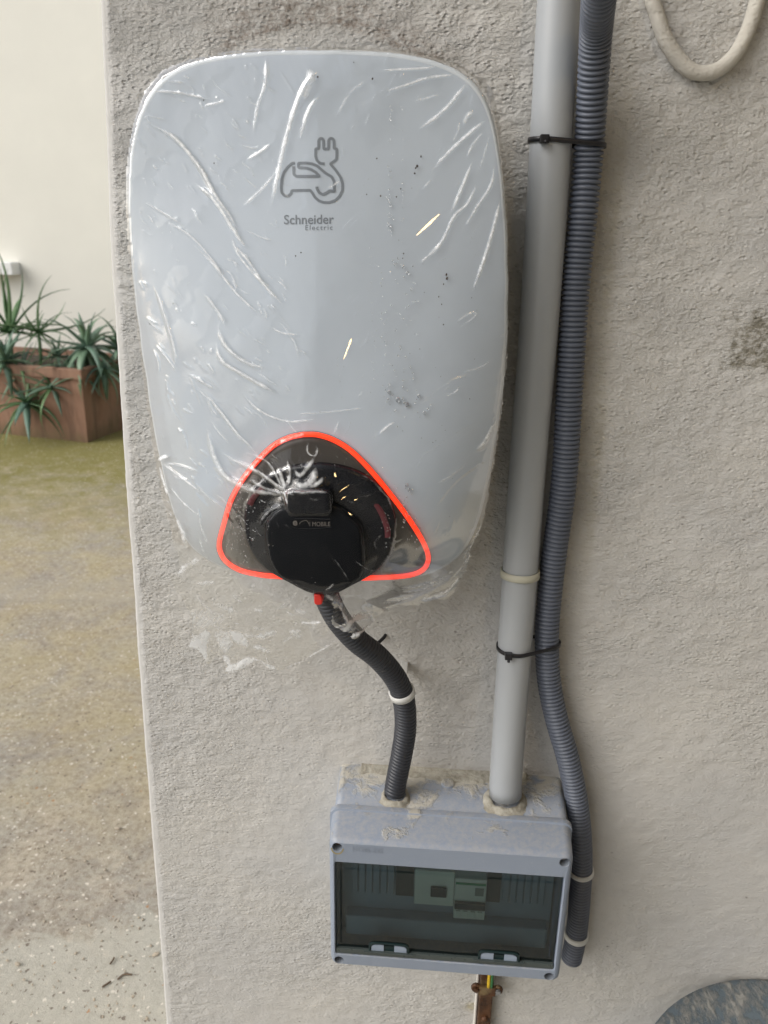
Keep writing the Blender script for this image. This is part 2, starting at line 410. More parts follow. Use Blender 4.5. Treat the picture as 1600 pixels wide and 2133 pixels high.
yellow = .8*blob(985, 2098, .012, .010, 0, 4)+.30*blob(1255, 700, .006, .25)+.35*blob(1240, 1000, .006, .12)+.22*blob(1260, 430, .012, .1)+.3*blob(1175, 1650, .03, .02)
bead = np.zeros(shp); bead[:k0+1] = 1.0; bead *= .6+.4*np.clip(fbm(AZ*14, AZ*3, 3, 9)+.6, 0, 1)
rough_ = .32+.64*sstep(.80, 1.35, AZ)*(1-sstep(-.2, .40, AX)*.62)+.26*fbm(AX*7, AZ*7, 3, 31)-.05*sstep(.1, .5, AX)+.12*sstep(-.3,-.36,AX)
rough_ *= sstep(.002, .009, AX-EX[None, :]); rough_[:k0] *= .12
wall = mk_grid('pillar_wall', Pw, M_stucco, attrs=dict(dirt=dirt, mold=np.clip(mold, 0, 1.2), yellow=np.clip(yellow, 0, 1), bead=bead, rough=np.clip(rough_, .05, 1.3)))
tag(wall, 'rough grey beige stucco wall carrying the charger, pipes and grey box', 'wall')

# porch that shades the right half of the wall (roof, far wall, side wall), seen in the gloss of the charger
pr = box('porch_roof', -.34, 3.2, -3.4, .32, 2.703, 2.86, M_porch); tag(pr, 'flat plaster porch ceiling over the stucco wall', 'roof')
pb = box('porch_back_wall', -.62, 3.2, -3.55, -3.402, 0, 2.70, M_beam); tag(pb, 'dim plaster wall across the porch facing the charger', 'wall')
ps = box('porch_side_wall', 2.640, 2.80, -3.40, .30, 0, 2.70, M_porch); tag(ps, 'plain plaster wall closing the right side of the porch', 'wall')

# cream house wall beyond the yard
hw = box('house_wall', -14, 6, 5.60, 5.85, 0, 6.5, M_cream); tag(hw, 'tall cream painted house wall behind the planter', 'wall')
q0 = at(30, 546, 5.52); q1 = at(30, 573, 5.52)
lg = box('window_sill', -5.0, q0[0], 5.47, 5.598, q1[2], q0[2], M_white, b=.008); tag(lg, 'end of a white window sill on the cream wall at the left edge', 'window sill')

# ------------------------------------------------------------ planter and aloes
def terracotta():
    mt, nd, lk, bs = node_mat('terracotta'); pos = geo_pos(nd, lk, (1, 1, .35))
    n1 = noise(nd, lk, pos, 7, 6, .65); n2 = noise(nd, lk, pos, 45, 5)
    c = mixc(nd, lk, ramp(nd, lk, n1, .35, .68), (.20, .095, .06), (.30, .165, .11))
    c = mixc(nd, lk, math_(nd, lk, 'MULTIPLY', ramp(nd, lk, n1, .52, .7), .6), c, (.10, .065, .045))
    c = mixc(nd, lk, math_(nd, lk, 'MULTIPLY', n2, .25), c, (.40, .32, .22))
    sp_ = nd.new('ShaderNodeSeparateXYZ'); g_ = nd.new('ShaderNodeNewGeometry'); lk.new(g_.outputs['Position'], sp_.inputs[0])
    ms_ = math_(nd, lk, 'ADD', math_(nd, lk, 'MULTIPLY', sp_.outputs[2], -3.2), math_(nd, lk, 'MULTIPLY', n1, 1.1))
    c = mixc(nd, lk, math_(nd, lk, 'MULTIPLY', ramp(nd, lk, ms_, .18, .55), .6), c, (.10, .085, .03))
    dk = noise(nd, lk, geo_pos(nd, lk, (3.2, 3.2, .35)), 3.0, 5, .7)
    c = mixc(nd, lk, math_(nd, lk, 'MULTIPLY', ramp(nd, lk, dk, .50, .66), .65), c, (.085, .05, .035))
    lk.new(c, bs.inputs['Base Color']); bs.inputs['Roughness'].default_value = .8
    lk.new(bump(nd, lk, n2, .004), bs.inputs['Normal']); return mt
M_terra = terracotta(); M_soil = simple_paint('dark_soil', (.06, .045, .03), .95, 20, .5, .01)
corner = np.array([-2.486, 4.339]); dl = np.array([-3.2498, 4.529])-corner; dl /= np.linalg.norm(dl)
dr = np.array([-dl[1], dl[0]])*-1
dr = np.array([dl[1], -dl[0]]) if False else np.array([.19, .96]); dr /= np.linalg.norm(dr)
HP = .53
def pq(a, b, z): q = corner+dl*a+dr*b; return (q[0], q[1], z)
planter = empty('planter', (corner[0], corner[1], 0), 'rectangular terracotta planter full of aloes by the cream wall', 'planter')
LA, LB, TW = 2.1, .75, .035
def ring_loft(levels, close_top=False):
    V = []; Fc = []
    for (a0, a1, b0, b1, z) in levels: V += [pq(a0, b0, z), pq(a1, b0, z), pq(a1, b1, z), pq(a0, b1, z)]
    for i in range(len(levels)-1):
        for j in range(4):
            k = (j+1) % 4; Fc.append((i*4+j, i*4+k, (i+1)*4+k, (i+1)*4+j))
    return V, Fc
V, Fc = ring_loft([(0.025, LA-.025, .025, LB-.025, 0), (0, LA, 0, LB, HP-.075), (-.018, LA+.018, -.018, LB+.018, HP-.07), (-.02, LA+.02, -.02, LB+.02, HP-.005), (-.012, LA+.012, -.012, LB+.012, HP), (TW, LA-TW, TW, LB-TW, HP), (TW, LA-TW, TW, LB-TW, HP-.15)])
mk('planter_box', V, Fc, M_terra, planter)
V = [pq(TW+.001, TW+.001, HP-.05), pq(LA-TW-.001, TW+.001, HP-.05), pq(LA-TW-.001, LB-TW-.001, HP-.05), pq(TW+.001, LB-TW-.001, HP-.05)]
mk('soil', V, [(0, 1, 2, 3)], M_soil, planter)
def leaf_mat(name, c0, c1, c2):
    mt, nd, lk, bs = node_mat(name); pos = geo_pos(nd, lk)
    n1 = noise(nd, lk, pos, 9, 4); oi = nd.new('ShaderNodeObjectInfo')
    c = mixc(nd, lk, n1, c0, c1); c = mixc(nd, lk, math_(nd, lk, 'MULTIPLY', oi.outputs['Random'], .55), c, c2)
    lk.new(c, bs.inputs['Base Color']); bs.inputs['Roughness'].default_value = .42
    lk.new(bump(nd, lk, noise(nd, lk, pos, 60, 3), .002), bs.inputs['Normal']); return mt
M_leafA = leaf_mat('aloe_leaf_green', (.06, .135, .07), (.11, .22, .09), (.19, .29, .12))
M_leafB = leaf_mat('aloe_leaf_bluegreen', (.08, .15, .12), (.14, .24, .18), (.22, .32, .18))
def leaf_mesh(name, width, thick, curl, mat, seg=9):
    # unit-length leaf along +x, curving in z, channelled top, serrated a little
    V = []; Fc = []
    for i in range(seg+1):
        t = i/seg; w_ = width*(1-t)**.75*(.75+.6*t*(1-t)*2) if t < 1 else .0006
        th_ = thick*(1-t*.85); ang = curl*t*t
        x = math.sin(ang)/curl*1.0 if False else t*math.cos(ang*.6); z = -t*math.sin(ang*.6)
        sr = 1+.10*(i % 2)
        V += [(x, -w_/2*sr, z+th_*.35), (x, 0, z-th_*.2), (x, w_/2*sr, z+th_*.35), (x, 0, z-th_)]
    for i in range(seg):
        for j in range(4):
            k = (j+1) % 4; Fc.append((i*4+j, (i+1)*4+j, (i+1)*4+k, i*4+k))
    Fc.append((0, 1, 2, 3)); Fc.append(tuple(seg*4+j for j in (3, 2, 1, 0)))
    me = bpy.data.meshes.new(name); me.from_pydata(V, [], Fc); me.materials.append(mat); me.update()
    me.polygons.foreach_set('use_smooth', [True]*len(me.polygons)); return me
def aloe(loc, label, leaves, mesh_set, stem=None, group='aloes in the terracotta planter'):
    root = empty('aloe_plant', loc, label, 'plant', group)
    # short woody stem
    P0 = Vector(loc); s0 = Vector(stem) if stem else P0+Vector((0, 0, -.12))
    pth = smooth_path([tuple(s0), tuple((P0+s0)/2+Vector((.01, 0, .02))), tuple(P0)], .03)
    V, Fc = tube_vf(pth, .012, 8); mk('stem', V, Fc, M_leafA, root, True)
    for (az, el, L, w_) in leaves:
        me = mesh_set[w_]
        o = bpy.data.objects.new('leaf', me); COL.objects.link(o); o.parent = root
        L = L*1.28; o.scale = (L, L*.92, L)
        q = Vector((math.cos(az)*math.cos(el), math.sin(az)*math.cos(el), math.sin(el))).to_track_quat('X', 'Z')
        o.rotation_euler = q.to_euler()
    return root
thin = [leaf_mesh('leaf_thin_a', .085, .03, .5, M_leafA), leaf_mesh('leaf_thin_b', .11, .035, .9, M_leafA), leaf_mesh('leaf_thin_c', .09, .03, -.4, M_leafA)]
broad = [leaf_mesh('leaf_broad_a', .20, .06, .5, M_leafB), leaf_mesh('leaf_broad_b', .24, .06, 1.0, M_leafB), leaf_mesh('leaf_broad_c', .17, .05, .2, M_leafB)]
def ros(n, els, L, kinds, seed, jl=.25):
    r_ = random.Random(seed); out = []
    for e_i, (el, cnt, LL) in enumerate(els):
        for i in range(cnt):
            out.append((i/cnt*6.283+e_i*.6+r_.uniform(-.25, .25), math.radians(el)+r_.uniform(-.18, .18), L*LL*r_.uniform(1-jl, 1+jl*.6), r_.choice(kinds)))
    return out
def P3(px, py, y): q = at(px, py, y); return (float(q[0]), float(q[1]), float(q[2]))
aloe(P3(20, 690, 4.75), 'tall spiky thin leaved aloe standing up at the back of the planter', ros(0, [(78, 3, 1.05), (50, 6, .9), (18, 8, .85), (-8, 6, .6)], .42, [0, 2], 11), thin, stem=P3(25, 790, 4.75))
aloe(P3(80, 690, 4.72), 'thin leaved aloe with one long upright leaf and side leaves like whiskers', [(0, 1.5, .33, 0)]+ros(0, [(40, 4, .6), (10, 7, 1.0), (-25, 6, .7)], .36, [0, 2], 5), thin, stem=P3(85, 790, 4.7))
aloe(P3(182, 722, 4.55), 'broad leaved blue green aloe rosette on the planter corner', ros(0, [(75, 5, .8), (45, 8, .9), (12, 8, 1.0), (-25, 8, 1.0), (-55, 6, .95)], .27, [0, 1, 2], 3, .15), broad, stem=P3(170, 780, 4.6))
aloe(P3(10, 750, 4.50), 'dense dark aloe clump in the planter at the left picture edge', ros(0, [(70, 4, .7), (40, 7, .9), (5, 8, .9), (-35, 7, .9)], .28, [0, 1, 2], 8), broad, stem=P3(15, 800, 4.6))
aloe(P3(55, 838, 4.40), 'aloe hanging down over the front of the planter with drooping leaves', ros(0, [(60, 4, .5), (30, 6, .8), (0, 8, 1.0), (-35, 7, 1.05)], .30, [0, 1, 2], 15), [thin[1], broad[2], thin[0]], stem=P3(60, 775, 4.52))
aloe(P3(110, 805, 4.42), 'small leafy aloe spilling over the planter rim between two larger ones', ros(0, [(60, 3, .7), (25, 6, .9), (-5, 7, 1.0), (-35, 5, .9)], .25, [0, 1, 2], 21), [thin[1], broad[2], thin[2]], stem=P3(115, 775, 4.55))
aloe(P3(252, 725, 4.75), 'aloe half hidden behind the wall edge at the right end of the planter', ros(0, [(70, 3, .8), (35, 7, .9), (0, 7, 1.0), (-35, 6, 1.0)], .28, [0, 2], 31), broad, stem=P3(245, 780, 4.75))
aloe(P3(120, 742, 4.85), 'low dark aloe in the middle of the planter against the cream wall', ros(0, [(60, 4, .8), (25, 7, .9), (-5, 6, .9)], .20, [0, 2], 41), broad, stem=P3(120, 780, 4.8))

aloe(P3(150, 770, 4.50), 'aloe drooping over the planter rim just left of the corner rosette', ros(0, [(50, 4, .6), (15, 7, .9), (-15, 8, 1.0), (-50, 6, 1.0)], .22, [0, 1, 2], 51), [thin[1], broad[2], broad[0]], stem=P3(150, 775, 4.58))
aloe(P3(45, 770, 4.55), 'bushy aloe between the tall spiky ones at the planter rim', ros(0, [(65, 4, .7), (35, 7, .8), (5, 8, 1.0), (-30, 7, 1.0)], .24, [0, 1, 2], 61), [thin[1], broad[2], thin[2]], stem=P3(45, 780, 4.6))
aloe(P3(215, 765, 4.52), 'aloe hanging over the short end of the planter beside the wall edge', ros(0, [(40, 4, .7), (5, 7, .9), (-30, 7, 1.0), (-60, 4, 1.0)], .20, [0, 1, 2], 71), broad, stem=P3(215, 772, 4.6))
# pebbles, chips and twigs lying on the concrete
def pebbles():
    bm = bmesh.new(); r_ = random.Random(3)
    for i in range(170):
        px = r_.uniform(-20, 350); py = 1180+950*math.sqrt(r_.random()); g_ = ground_at(px, py)
        if g_[1] < .34 and g_[0] > -.5: continue
        s = r_.uniform(.0012, .0032)*(1 if r_.random() < .93 else 1.8)
        mm = Matrix.Translation((g_[0], g_[1], s*.3+.001)) @ Matrix.Rotation(r_.uniform(0, 6), 4, 'Z') @ Matrix.Diagonal((s*r_.uniform(.8, 1.7), s, s*.6, 1))
        bmesh.ops.create_icosphere(bm, subdivisions=1, radius=1, matrix=mm)
    me = bpy.data.meshes.new('pebbles'); bm.to_mesh(me); bm.free(); me.materials.append(M_pebble)
    o = bpy.data.objects.new('pebbles', me); COL.objects.link(o); tag(o, 'loose grit and pebbles scattered over the concrete yard', 'gravel', kind='stuff')
pebbles()
for nm, pts, lb in [('dry_twig', [(245, 2040), (258, 2030), (275, 2030)], 'curved dark dry twig on the pale concrete patch'), ('dry_twig', [(213, 2056), (225, 2048), (231, 2044)], 'shorter twig left of the curved one on the concrete'), ('dry_twig', [(229, 2008), (234, 2002), (238, 1994)], 'tiny upright twig fragment above the two twigs')]:
    pp = [tuple(ground_at(x, y, .004)) for x, y in pts]; V, Fc = tube_vf(smooth_path(pp, .003), .0018, 6); o = mk(nm, V, Fc, M_twig, smooth=True); tag(o, lb, 'twig')

# ------------------------------------------------------------ charger
OUT = [(660, 103), (760, 104), (840, 110), (900, 122), (950, 140), (990, 168), (1015, 205), (1032, 260), (1043, 330), (1052, 430), (1057, 540), (1057, 640), (1052, 750), (1042, 850), (1030, 930), (1014, 1020), (998, 1088), (972, 1146), (938, 1180), (890, 1201), (830, 1211), (740, 1214), (670, 1213), (600, 1209), (540, 1203), (480, 1192), (430, 1168), (392, 1138), (370, 1095), (352, 1040), (335, 965), (318, 880), (305, 790), (290, 690), (278, 600), (270, 500), (266, 400), (271, 310), (284, 250), (305, 200), (338, 157), (385, 132), (445, 116), (520, 107), (600, 103)]
OP = at(np.array([q[0] for q in OUT]), np.array([q[1] for q in OUT]), -.10)
CX, CZ = float(at(665, 660, -.10)[0]), float(at(665, 660, -.10)[2])
# smooth the outline (closed Catmull-Rom) and tabulate radius over angle
_cl = np.vstack([OP[:, [0, 2]], OP[:1, [0, 2]]])
_a = np.unwrap(np.arctan2(OP[:, 2]-CZ, OP[:, 0]-CX)); _rr = np.hypot(OP[:, 2]-CZ, OP[:, 0]-CX)
order = np.argsort(np.mod(_a, 2*math.pi)); _aa = np.mod(_a, 2*math.pi)[order]; _rr = _rr[order]
_ta = np.linspace(0, 2*math.pi, 721); _tr = np.interp(_ta, np.concatenate([_aa-2*math.pi, _aa, _aa+2*math.pi]), np.tile(_rr, 3))
for _ in range(30): _tr[:-1] = (np.roll(_tr[:-1], 1)+2*_tr[:-1]+np.roll(_tr[:-1], -1))/4
_tr[-1] = _tr[0]
def Rad(a): return np.interp(np.mod(a, 2*math.pi), _ta, _tr)
def rho_(x, z): return np.hypot(x-CX, z-CZ)/Rad(np.arctan2(z-CZ, x-CX))
def Dch(x, z):
    r_ = np.clip(rho_(x, z), 0, 1.0); u = np.clip((x-CX)/.178, -1, 1)
    crown = 1-np.abs(u)**1.7
    return .101+.012*(1-r_**7)+.015*crown*(1-r_**5)-.034*np.clip((z-CZ)/.24, -1, 1)*(1-r_**4)
def surf(px, py, off=0.0, it=14):
    px = np.asarray(px, float); py = np.asarray(py, float); y = np.full(np.broadcast(px, py).shape, -.13)
    for _ in range(it):
        q = at(px, py, y); y = .5*y+.5*(-(Dch(q[..., 0], q[..., 2])+off))
    return at(px, py, y)
def cover_mat():
    mt, nd, lk, bs = node_mat('charger_white_gloss'); pos = geo_pos(nd, lk)
    lk.new(mixc(nd, lk, noise(nd, lk, pos, 12, 4), (.465, .525, .595), (.49, .55, .62)), bs.inputs['Base Color'])
    bs.inputs['Roughness'].default_value = .30; bs.inputs['Coat Weight'].default_value = 1.0; bs.inputs['Coat Roughness'].default_value = .035; bs.inputs['Specular IOR Level'].default_value = .35
    return mt
M_cover = cover_mat(); M_rim = plastic('charger_white_rim', (.60, .65, .70), .3)
charger = empty('ev_charger', (CX, 0, CZ), 'white rounded electric car charger wrapped in film with glowing red ring', 'car charger')
TH = np.linspace(0, 2*math.pi, 220, endpoint=False)
def ring_pts(rho, y):
    R_ = Rad(TH)*rho; X = CX+R_*np.cos(TH); Z = CZ+R_*np.sin(TH)
    Y = -Dch(X, Z) if y is None else np.full_like(X, y)
    return np.stack([X, Y, Z], 1)
def loft(rings, cap0=False, cap1=False):
    n = len(rings[0]); V = np.vstack(rings); Fc = []
    for i in range(len(rings)-1):
        for j in range(n):
            k = (j+1) % n; Fc.append((i*n+j, i*n+k, (i+1)*n+k, (i+1)*n+j))
    if cap0: Fc.append(tuple(range(n-1, -1, -1)))
    if cap1: Fc.append(tuple((len(rings)-1)*n+j for j in range(n)))
    return V, Fc
rs = [ring_pts(r_, None) for r_ in np.linspace(.02, .972, 46)]
V, Fc = loft(rs, cap0=True)
V2 = np.vstack([V, ring_pts(.9785, None)+[0, .0001, 0]]); n = 220; base = len(V)-n
Fc2 = Fc+[(base+j, base+(j+1) % n, base+n+(j+1) % n, base+n+j) for j in range(n)]
mk('front_cover', V2, Fc2, M_cover, charger, True)
r0_ = ring_pts(.9788, None)+[0, .0003, 0]
V, Fc = loft([r0_, ring_pts(.980, None)+[0, .0003, 0], ring_pts(.989, None)+[0, .0, 0], ring_pts(.996, -.0985), ring_pts(1.0, -.095), ring_pts(1.0, -.088), ring_pts(.992, -.074), ring_pts(.965, -.045), ring_pts(.93, -.012), ring_pts(.92, .004)], cap1=True)
mk('rear_housing', V, Fc, M_rim, charger, True)

def ribbon(name, pts, wpx, off, mat, parent, closed=False, step=3.0, raise_=0.0, smooth_corners=True, proj=None):
    """printed or raised line following the charger's face; pts in photo pixels"""
    proj = proj or (lambda x, y, o: surf(x, y, o))
    P = np.array(pts, float)
    if closed: P = np.vstack([P, P[:1]])
    Q = smooth_path(P, step) if smooth_corners else np.vstack([np.linspace(a, b, max(2, int(np.linalg.norm(b-a)/step))) for a, b in zip(P[:-1], P[1:])])
    if not smooth_corners: keep = np.concatenate([[True], np.linalg.norm(np.diff(Q, axis=0), axis=1) > .05]); Q = Q[keep]
    if closed: Q = Q[:-1]
    T = (np.roll(Q, -1, 0)-np.roll(Q, 1, 0)) if closed else np.gradient(Q, axis=0)
    T /= np.maximum(np.linalg.norm(T, axis=1), 1e-6)[:, None]; Nn = np.stack([-T[:, 1], T[:, 0]], 1)
    A = Q+Nn*wpx/2; B = Q-Nn*wpx/2; rows = []
    prof = [(0, off), (1, off)] if not raise_ else [(0, off), (.12, off+raise_), (.5, off+raise_*1.15), (.88, off+raise_), (1, off)]
    for t, o_ in prof:
        W = A*(1-t)+B*t; rows.append(proj(W[:, 0], W[:, 1], o_))
    n_ = len(Q); V = np.vstack(rows); Fc = []
    for i in range(len(rows)-1):
        for j in range(n_ if closed else n_-1):
            k = (j+1) % n_; Fc.append((i*n_+j, i*n_+k, (i+1)*n_+k, (i+1)*n_+j))
    return mk(name, V, Fc, mat, parent, True)
RING = [(632, 905), (662, 906), (696, 917), (730, 938), (767, 974), (805, 1019), (842, 1067), (872, 1112), (889, 1146), (892, 1167), (884, 1184), (865, 1195), (831, 1201), (767, 1204), (700, 1205), (640, 1204), (580, 1201), (539, 1197), (501, 1188), (474, 1172), (461, 1154), (457, 1131), (467, 1090), (482, 1041), (505, 1000), (535, 962), (569, 929), (602, 912)]
# dished panel inside the ring
RP = smooth_path(np.array(RING+[RING[0]], float), 6)[:-1]; rc = np.array([675., 1085.])
rows = []
for s, o_ in [(.985, .0006), (.955, .0002)]+[(k, .0012) for k in np.linspace(.94, .02, 26)]:
    W = rc+(RP-rc)*s; rows.append(surf(W[:, 0], W[:, 1], .0015+max(o_, -.001)))
V, Fc = loft(rows, cap1=True)
def smoke_panel():
    mt, nd, lk, bs = node_mat('socket_panel_grey_gloss'); pos = geo_pos(nd, lk)
    lk.new(mixc(nd, lk, noise(nd, lk, pos, 25, 4), (.045, .040, .035), (.068, .061, .054)), bs.inputs['Base Color'])
    bs.inputs['Roughness'].default_value = .30; bs.inputs['Specular IOR Level'].default_value = .3; return mt
M_panel = smoke_panel()
mk('socket_panel', V, Fc, M_panel, charger, True)
mt, nd, lk, bs = node_mat('red_light_ring'); bs.inputs['Base Color'].default_value = (.8, .06, .02, 1)
bs.inputs['Emission Color'].default_value = (1.0, .028, .004, 1); bs.inputs['Emission Strength'].default_value = 1.05; M_ring = mt
ribbon('light_ring', RING, 10.5, .0022, M_ring, charger, closed=True, raise_=.0016)
M_ringedge = plastic('ring_gasket_grey', (.20, .20, .21), .4)
ribbon('ring_gasket', [(rc[0]+(x-rc[0])*1.022, rc[1]+(y-rc[1])*1.03) for x, y in RING], 4.5, .0007, M_ringedge, charger, closed=True, raise_=.0006)

# logo and lettering
def logo_mat():
    mt, nd, lk, bs = node_mat('grey_print'); bs.inputs['Base Color'].default_value = (.19, .215, .245, 1); bs.inputs['Roughness'].default_value = .4; return mt
M_print = logo_mat()
def L8(pts): return [(550+x/8, 260+y/8) for x, y in pts]
logo = [[(515, 638), (470, 640), (400, 700), (335, 790), (297, 900), (287, 1050), (297, 1130), (340, 1180), (400, 1190), (450, 1150), (465, 1095), (770, 1090), (810, 1140), (850, 1210), (920, 1270), (1000, 1295), (1090, 1295), (1190, 1260), (1260, 1190), (1305, 1100), (1310, 990), (1280, 880), (1200, 760), (1105, 650), (1205, 580), (1213, 520), (1213, 400), (1168, 395), (1165, 260), (1140, 226), (1100, 226), (1078, 260), (1075, 402), (995, 402), (992, 260), (970, 226), (935, 226), (912, 260), (910, 395), (862, 400), (860, 520), (880, 590), (930, 640), (1010, 650)],
        [(494, 690), (497, 825), (535, 858), (925, 857), (860, 790), (780, 740), (700, 718), (575, 712), (573, 640), (700, 634), (800, 648), (885, 685), (960, 750), (1040, 815), (1125, 862), (1168, 940), (1172, 1108), (1095, 1098), (1040, 1135), (980, 1162), (920, 1130), (880, 1060), (882, 1030)]]
def rounded(pts, r_=14):
    P = [np.array(p, float) for p in pts]; out = [P[0]]
    for a, b, c in zip(P[:-2], P[1:-1], P[2:]):
        da = a-b; dc = c-b; la = np.linalg.norm(da); lc = np.linalg.norm(dc); k = min(r_, la*.4, lc*.4)
        p0 = b+da/la*k; p1 = b+dc/lc*k
        for t in (0, .33, .67, 1): out.append((1-t)**2*p0+2*t*(1-t)*b+t*t*p1)
    out.append(P[-1]); return [tuple(p) for p in out]
def join_objs(name, objs, parent):
    V = []; Fc = []; o_ = 0; mat = objs[0].data.materials[0]
    for o in objs:
        wl_ = world_loc(o)
        vs_ = [v.co+wl_ for v in o.data.vertices]; V += [tuple(v) for v in vs_]
        Fc += [tuple(i+o_ for i in p_.vertices) for p_ in o.data.polygons]; o_ += len(vs_)
        me_ = o.data; bpy.data.objects.remove(o); bpy.data.meshes.remove(me_)
    return mk(name, V, Fc, mat, parent, True)
join_objs('car_plug_emblem', [ribbon('emblem_line', L8(rounded(g)), 5.8, .0003+.00012*i, M_print, charger, step=1.5, smooth_corners=False) for i, g in enumerate(logo)], charger)
def text_obj(name, s, x0, y0, wpx, mat, parent, off=.0003, bold=0.0, slope=0.0, proj=None, space=1.0, hfac=1.0, extr=0.0):
    cu = bpy.data.curves.new('t_', 'FONT'); cu.body = s; cu.size = 1; cu.offset = bold; cu.resolution_u = 4; cu.space_character = space
    ob = bpy.data.objects.new('t_', cu); COL.objects.link(ob); bpy.context.view_layer.update()
    me = bpy.data.meshes.new_from_object(ob.evaluated_get(bpy.context.evaluated_depsgraph_get()))
    A = np.array([v.co[:] for v in me.vertices]); Fc = [tuple(p_.vertices) for p_ in me.polygons]
    bpy.data.objects.remove(ob); bpy.data.curves.remove(cu); bpy.data.meshes.remove(me)
    w0 = A[:, 0].min(); sc = wpx/(A[:, 0].max()-w0)
    X = x0+(A[:, 0]-w0)*sc; Y = y0-A[:, 1]*sc*hfac+(X-x0)*slope
    proj = proj or (lambda x, y, o: surf(x, y, o))
    V = proj(X, Y, off)
    return mk(name, V, Fc, mat, parent)
text_obj('maker_name', 'Schneider', 591.5, 467, 104, M_print, charger, bold=.012, slope=-.012, hfac=1.05)
text_obj('maker_name', 'Electric', 636, 479.5, 57, M_print, charger, bold=.0, space=1.22, slope=-.01)
M_darkprint = plastic('dark_print', (.015, .017, .016), .4, bumpd=0)
text_obj('model_mark', 'EV2', 511, 1171, 30, M_darkprint, charger, off=.0012, bold=.02, slope=.05)
def flatpatch(name, x0, y0, x1, y1, off, mat, sl=0.0, n=5):
    xs = np.linspace(x0, x1, n); ys = np.linspace(y0, y1, n); X, Y = np.meshgrid(xs, ys, indexing='ij'); Y = Y+(X-x0)*sl
    return mk_grid(name, surf(X, Y, off), mat, charger)
def label_mat():
    mt, nd, lk, bs = node_mat('rating_label'); bs.inputs['Base Color'].default_value = (.035, .042, .040, 1); bs.inputs['Roughness'].default_value = .3; return mt
M_label = label_mat()
flatpatch('rating_label', 817, 1149, 864, 1181, .0012, M_label, .01)
M_lt = plastic('label_line_print', (.10, .11, .10), .5, bumpd=0)
join_objs('label_lines', [flatpatch('label_line', 832, y, 832+w_, y+1.6, .0015, M_lt, .01, 2) for y, w_ in [(1154, 24), (1158, 20), (1162, 26), (1166, 18), (1170, 25), (1174, 14)]], charger)

# socket housing, lid, hinge
M_black = plastic('socket_black_gloss', (.007, .008, .011), .25, .3, 20, .35, bumpd=0)
M_black2 = plastic('lid_black_satin', (.004, .005, .007), .5, .3, 20, .12, bumpd=0)
M_redpl = plastic('dark_red_plastic', (.10, .012, .016), .35)
def prism(name, pts, yf, yb, bev, mat, parent, step=5, dome=0.0):
    P = smooth_path(np.array(list(pts)+[pts[0]], float), step)[:-1]
    yfv = yf(P[:, 0], P[:, 1]) if callable(yf) else np.full(len(P), yf)
    W = at(P[:, 0], P[:, 1], yfv); c = W.mean(0)
    rows = [W*[1, 0, 1]+[0, yb, 0]]
    for k, (ins, dy) in enumerate([(0, bev), (.3*bev, .3*bev), (bev, 0)]):
        d = W-c; L = np.hypot(d[:, 0], d[:, 2])[:, None]; q = W-d*np.array([1, 0, 1])*(ins/L); q[:, 1] = W[:, 1]+dy; rows.append(q)
    last = rows[-1]
    for s in (.8, .55, .3, .04):
        q = c+(last-c)*s; q[:, 1] = last[:, 1]*s+c[1]*(1-s)-dome*(1-s*s); rows.append(q)
    V, Fc = loft(rows, cap1=True)
    return mk(name, V, Fc, mat, parent, True)
SOCK = [(507, 1080), (512, 1050), (530, 1016), (560, 990), (600, 974), (665, 967), (730, 978), (778, 1004), (808, 1038), (824, 1080), (822, 1115), (812, 1155), (790, 1187), (762, 1207), (728, 1225), (702, 1238), (672, 1242), (640, 1236), (600, 1216), (560, 1193), (530, 1163), (512, 1125)]
ys_ = lambda x, y: -np.interp(y, [960, 1080, 1245], [.1555, .150, .150])
so_ = prism('socket_housing', SOCK, ys_, -.085, .004, M_black, charger)
# round opening ridge on the housing
def planeproj(y0): return lambda x, y, o: at(x, y, np.full(np.shape(x), y0-o))
LID = [(604, 1052), (640, 1045), (684, 1050), (712, 1064), (735, 1083), (752, 1103), (756, 1140), (758, 1180), (750, 1205), (728, 1222), (700, 1233), (665, 1236), (630, 1226), (600, 1212), (578, 1198), (562, 1168), (554, 1122), (554, 1092), (572, 1068)]
lid = prism('socket_lid', LID, -.161, -.145, .0035, M_black2, charger, dome=.003)
HG = [(596, 1030), (600, 1024), (640, 1021), (680, 1024), (688, 1030), (690, 1058), (684, 1072), (604, 1072), (596, 1058)]
prism('lid_hinge', HG, -.1665, -.150, .003, M_black, lid, step=3)
ribbon('lid_grip', [(612, 1081), (650, 1080), (688, 1082)], 2.2, .0, M_black, lid, proj=planeproj(-.1648), raise_=.0008)
mt, nd, lk, bs = node_mat('embossed_grey_text'); bs.inputs['Base Color'].default_value = (.13, .12, .11, 1); bs.inputs['Roughness'].default_value = .35; M_emb = mt
text_obj('maker_plate_text', 'e', 610, 1094, 9.5, M_emb, lid, proj=planeproj(-.1650), bold=.03, hfac=.95)
ribbon('car_arc_mark', [(624, 1092), (626, 1088), (632, 1085), (638, 1084), (642, 1088), (643, 1092)], 1.2, 0, M_emb, lid, proj=planeproj(-.1650), step=1)
text_obj('maker_plate_text', 'I MOBILE', 645, 1096, 43, M_emb, lid, proj=planeproj(-.1650), hfac=1.15)
ribbon('plate_edge', [(604, 1092), (612, 1099), (630, 1101), (670, 1100), (692, 1098)], 1.4, 0, M_black, lid, proj=planeproj(-.1645), raise_=.0006)
# red strip at the cable entry
prism('red_tag', [(654, 1240), (668, 1240), (671, 1258), (656, 1259)], -.150, -.140, .001, plastic('red_plastic_tag', (.62, .03, .02), .35), charger, step=3)
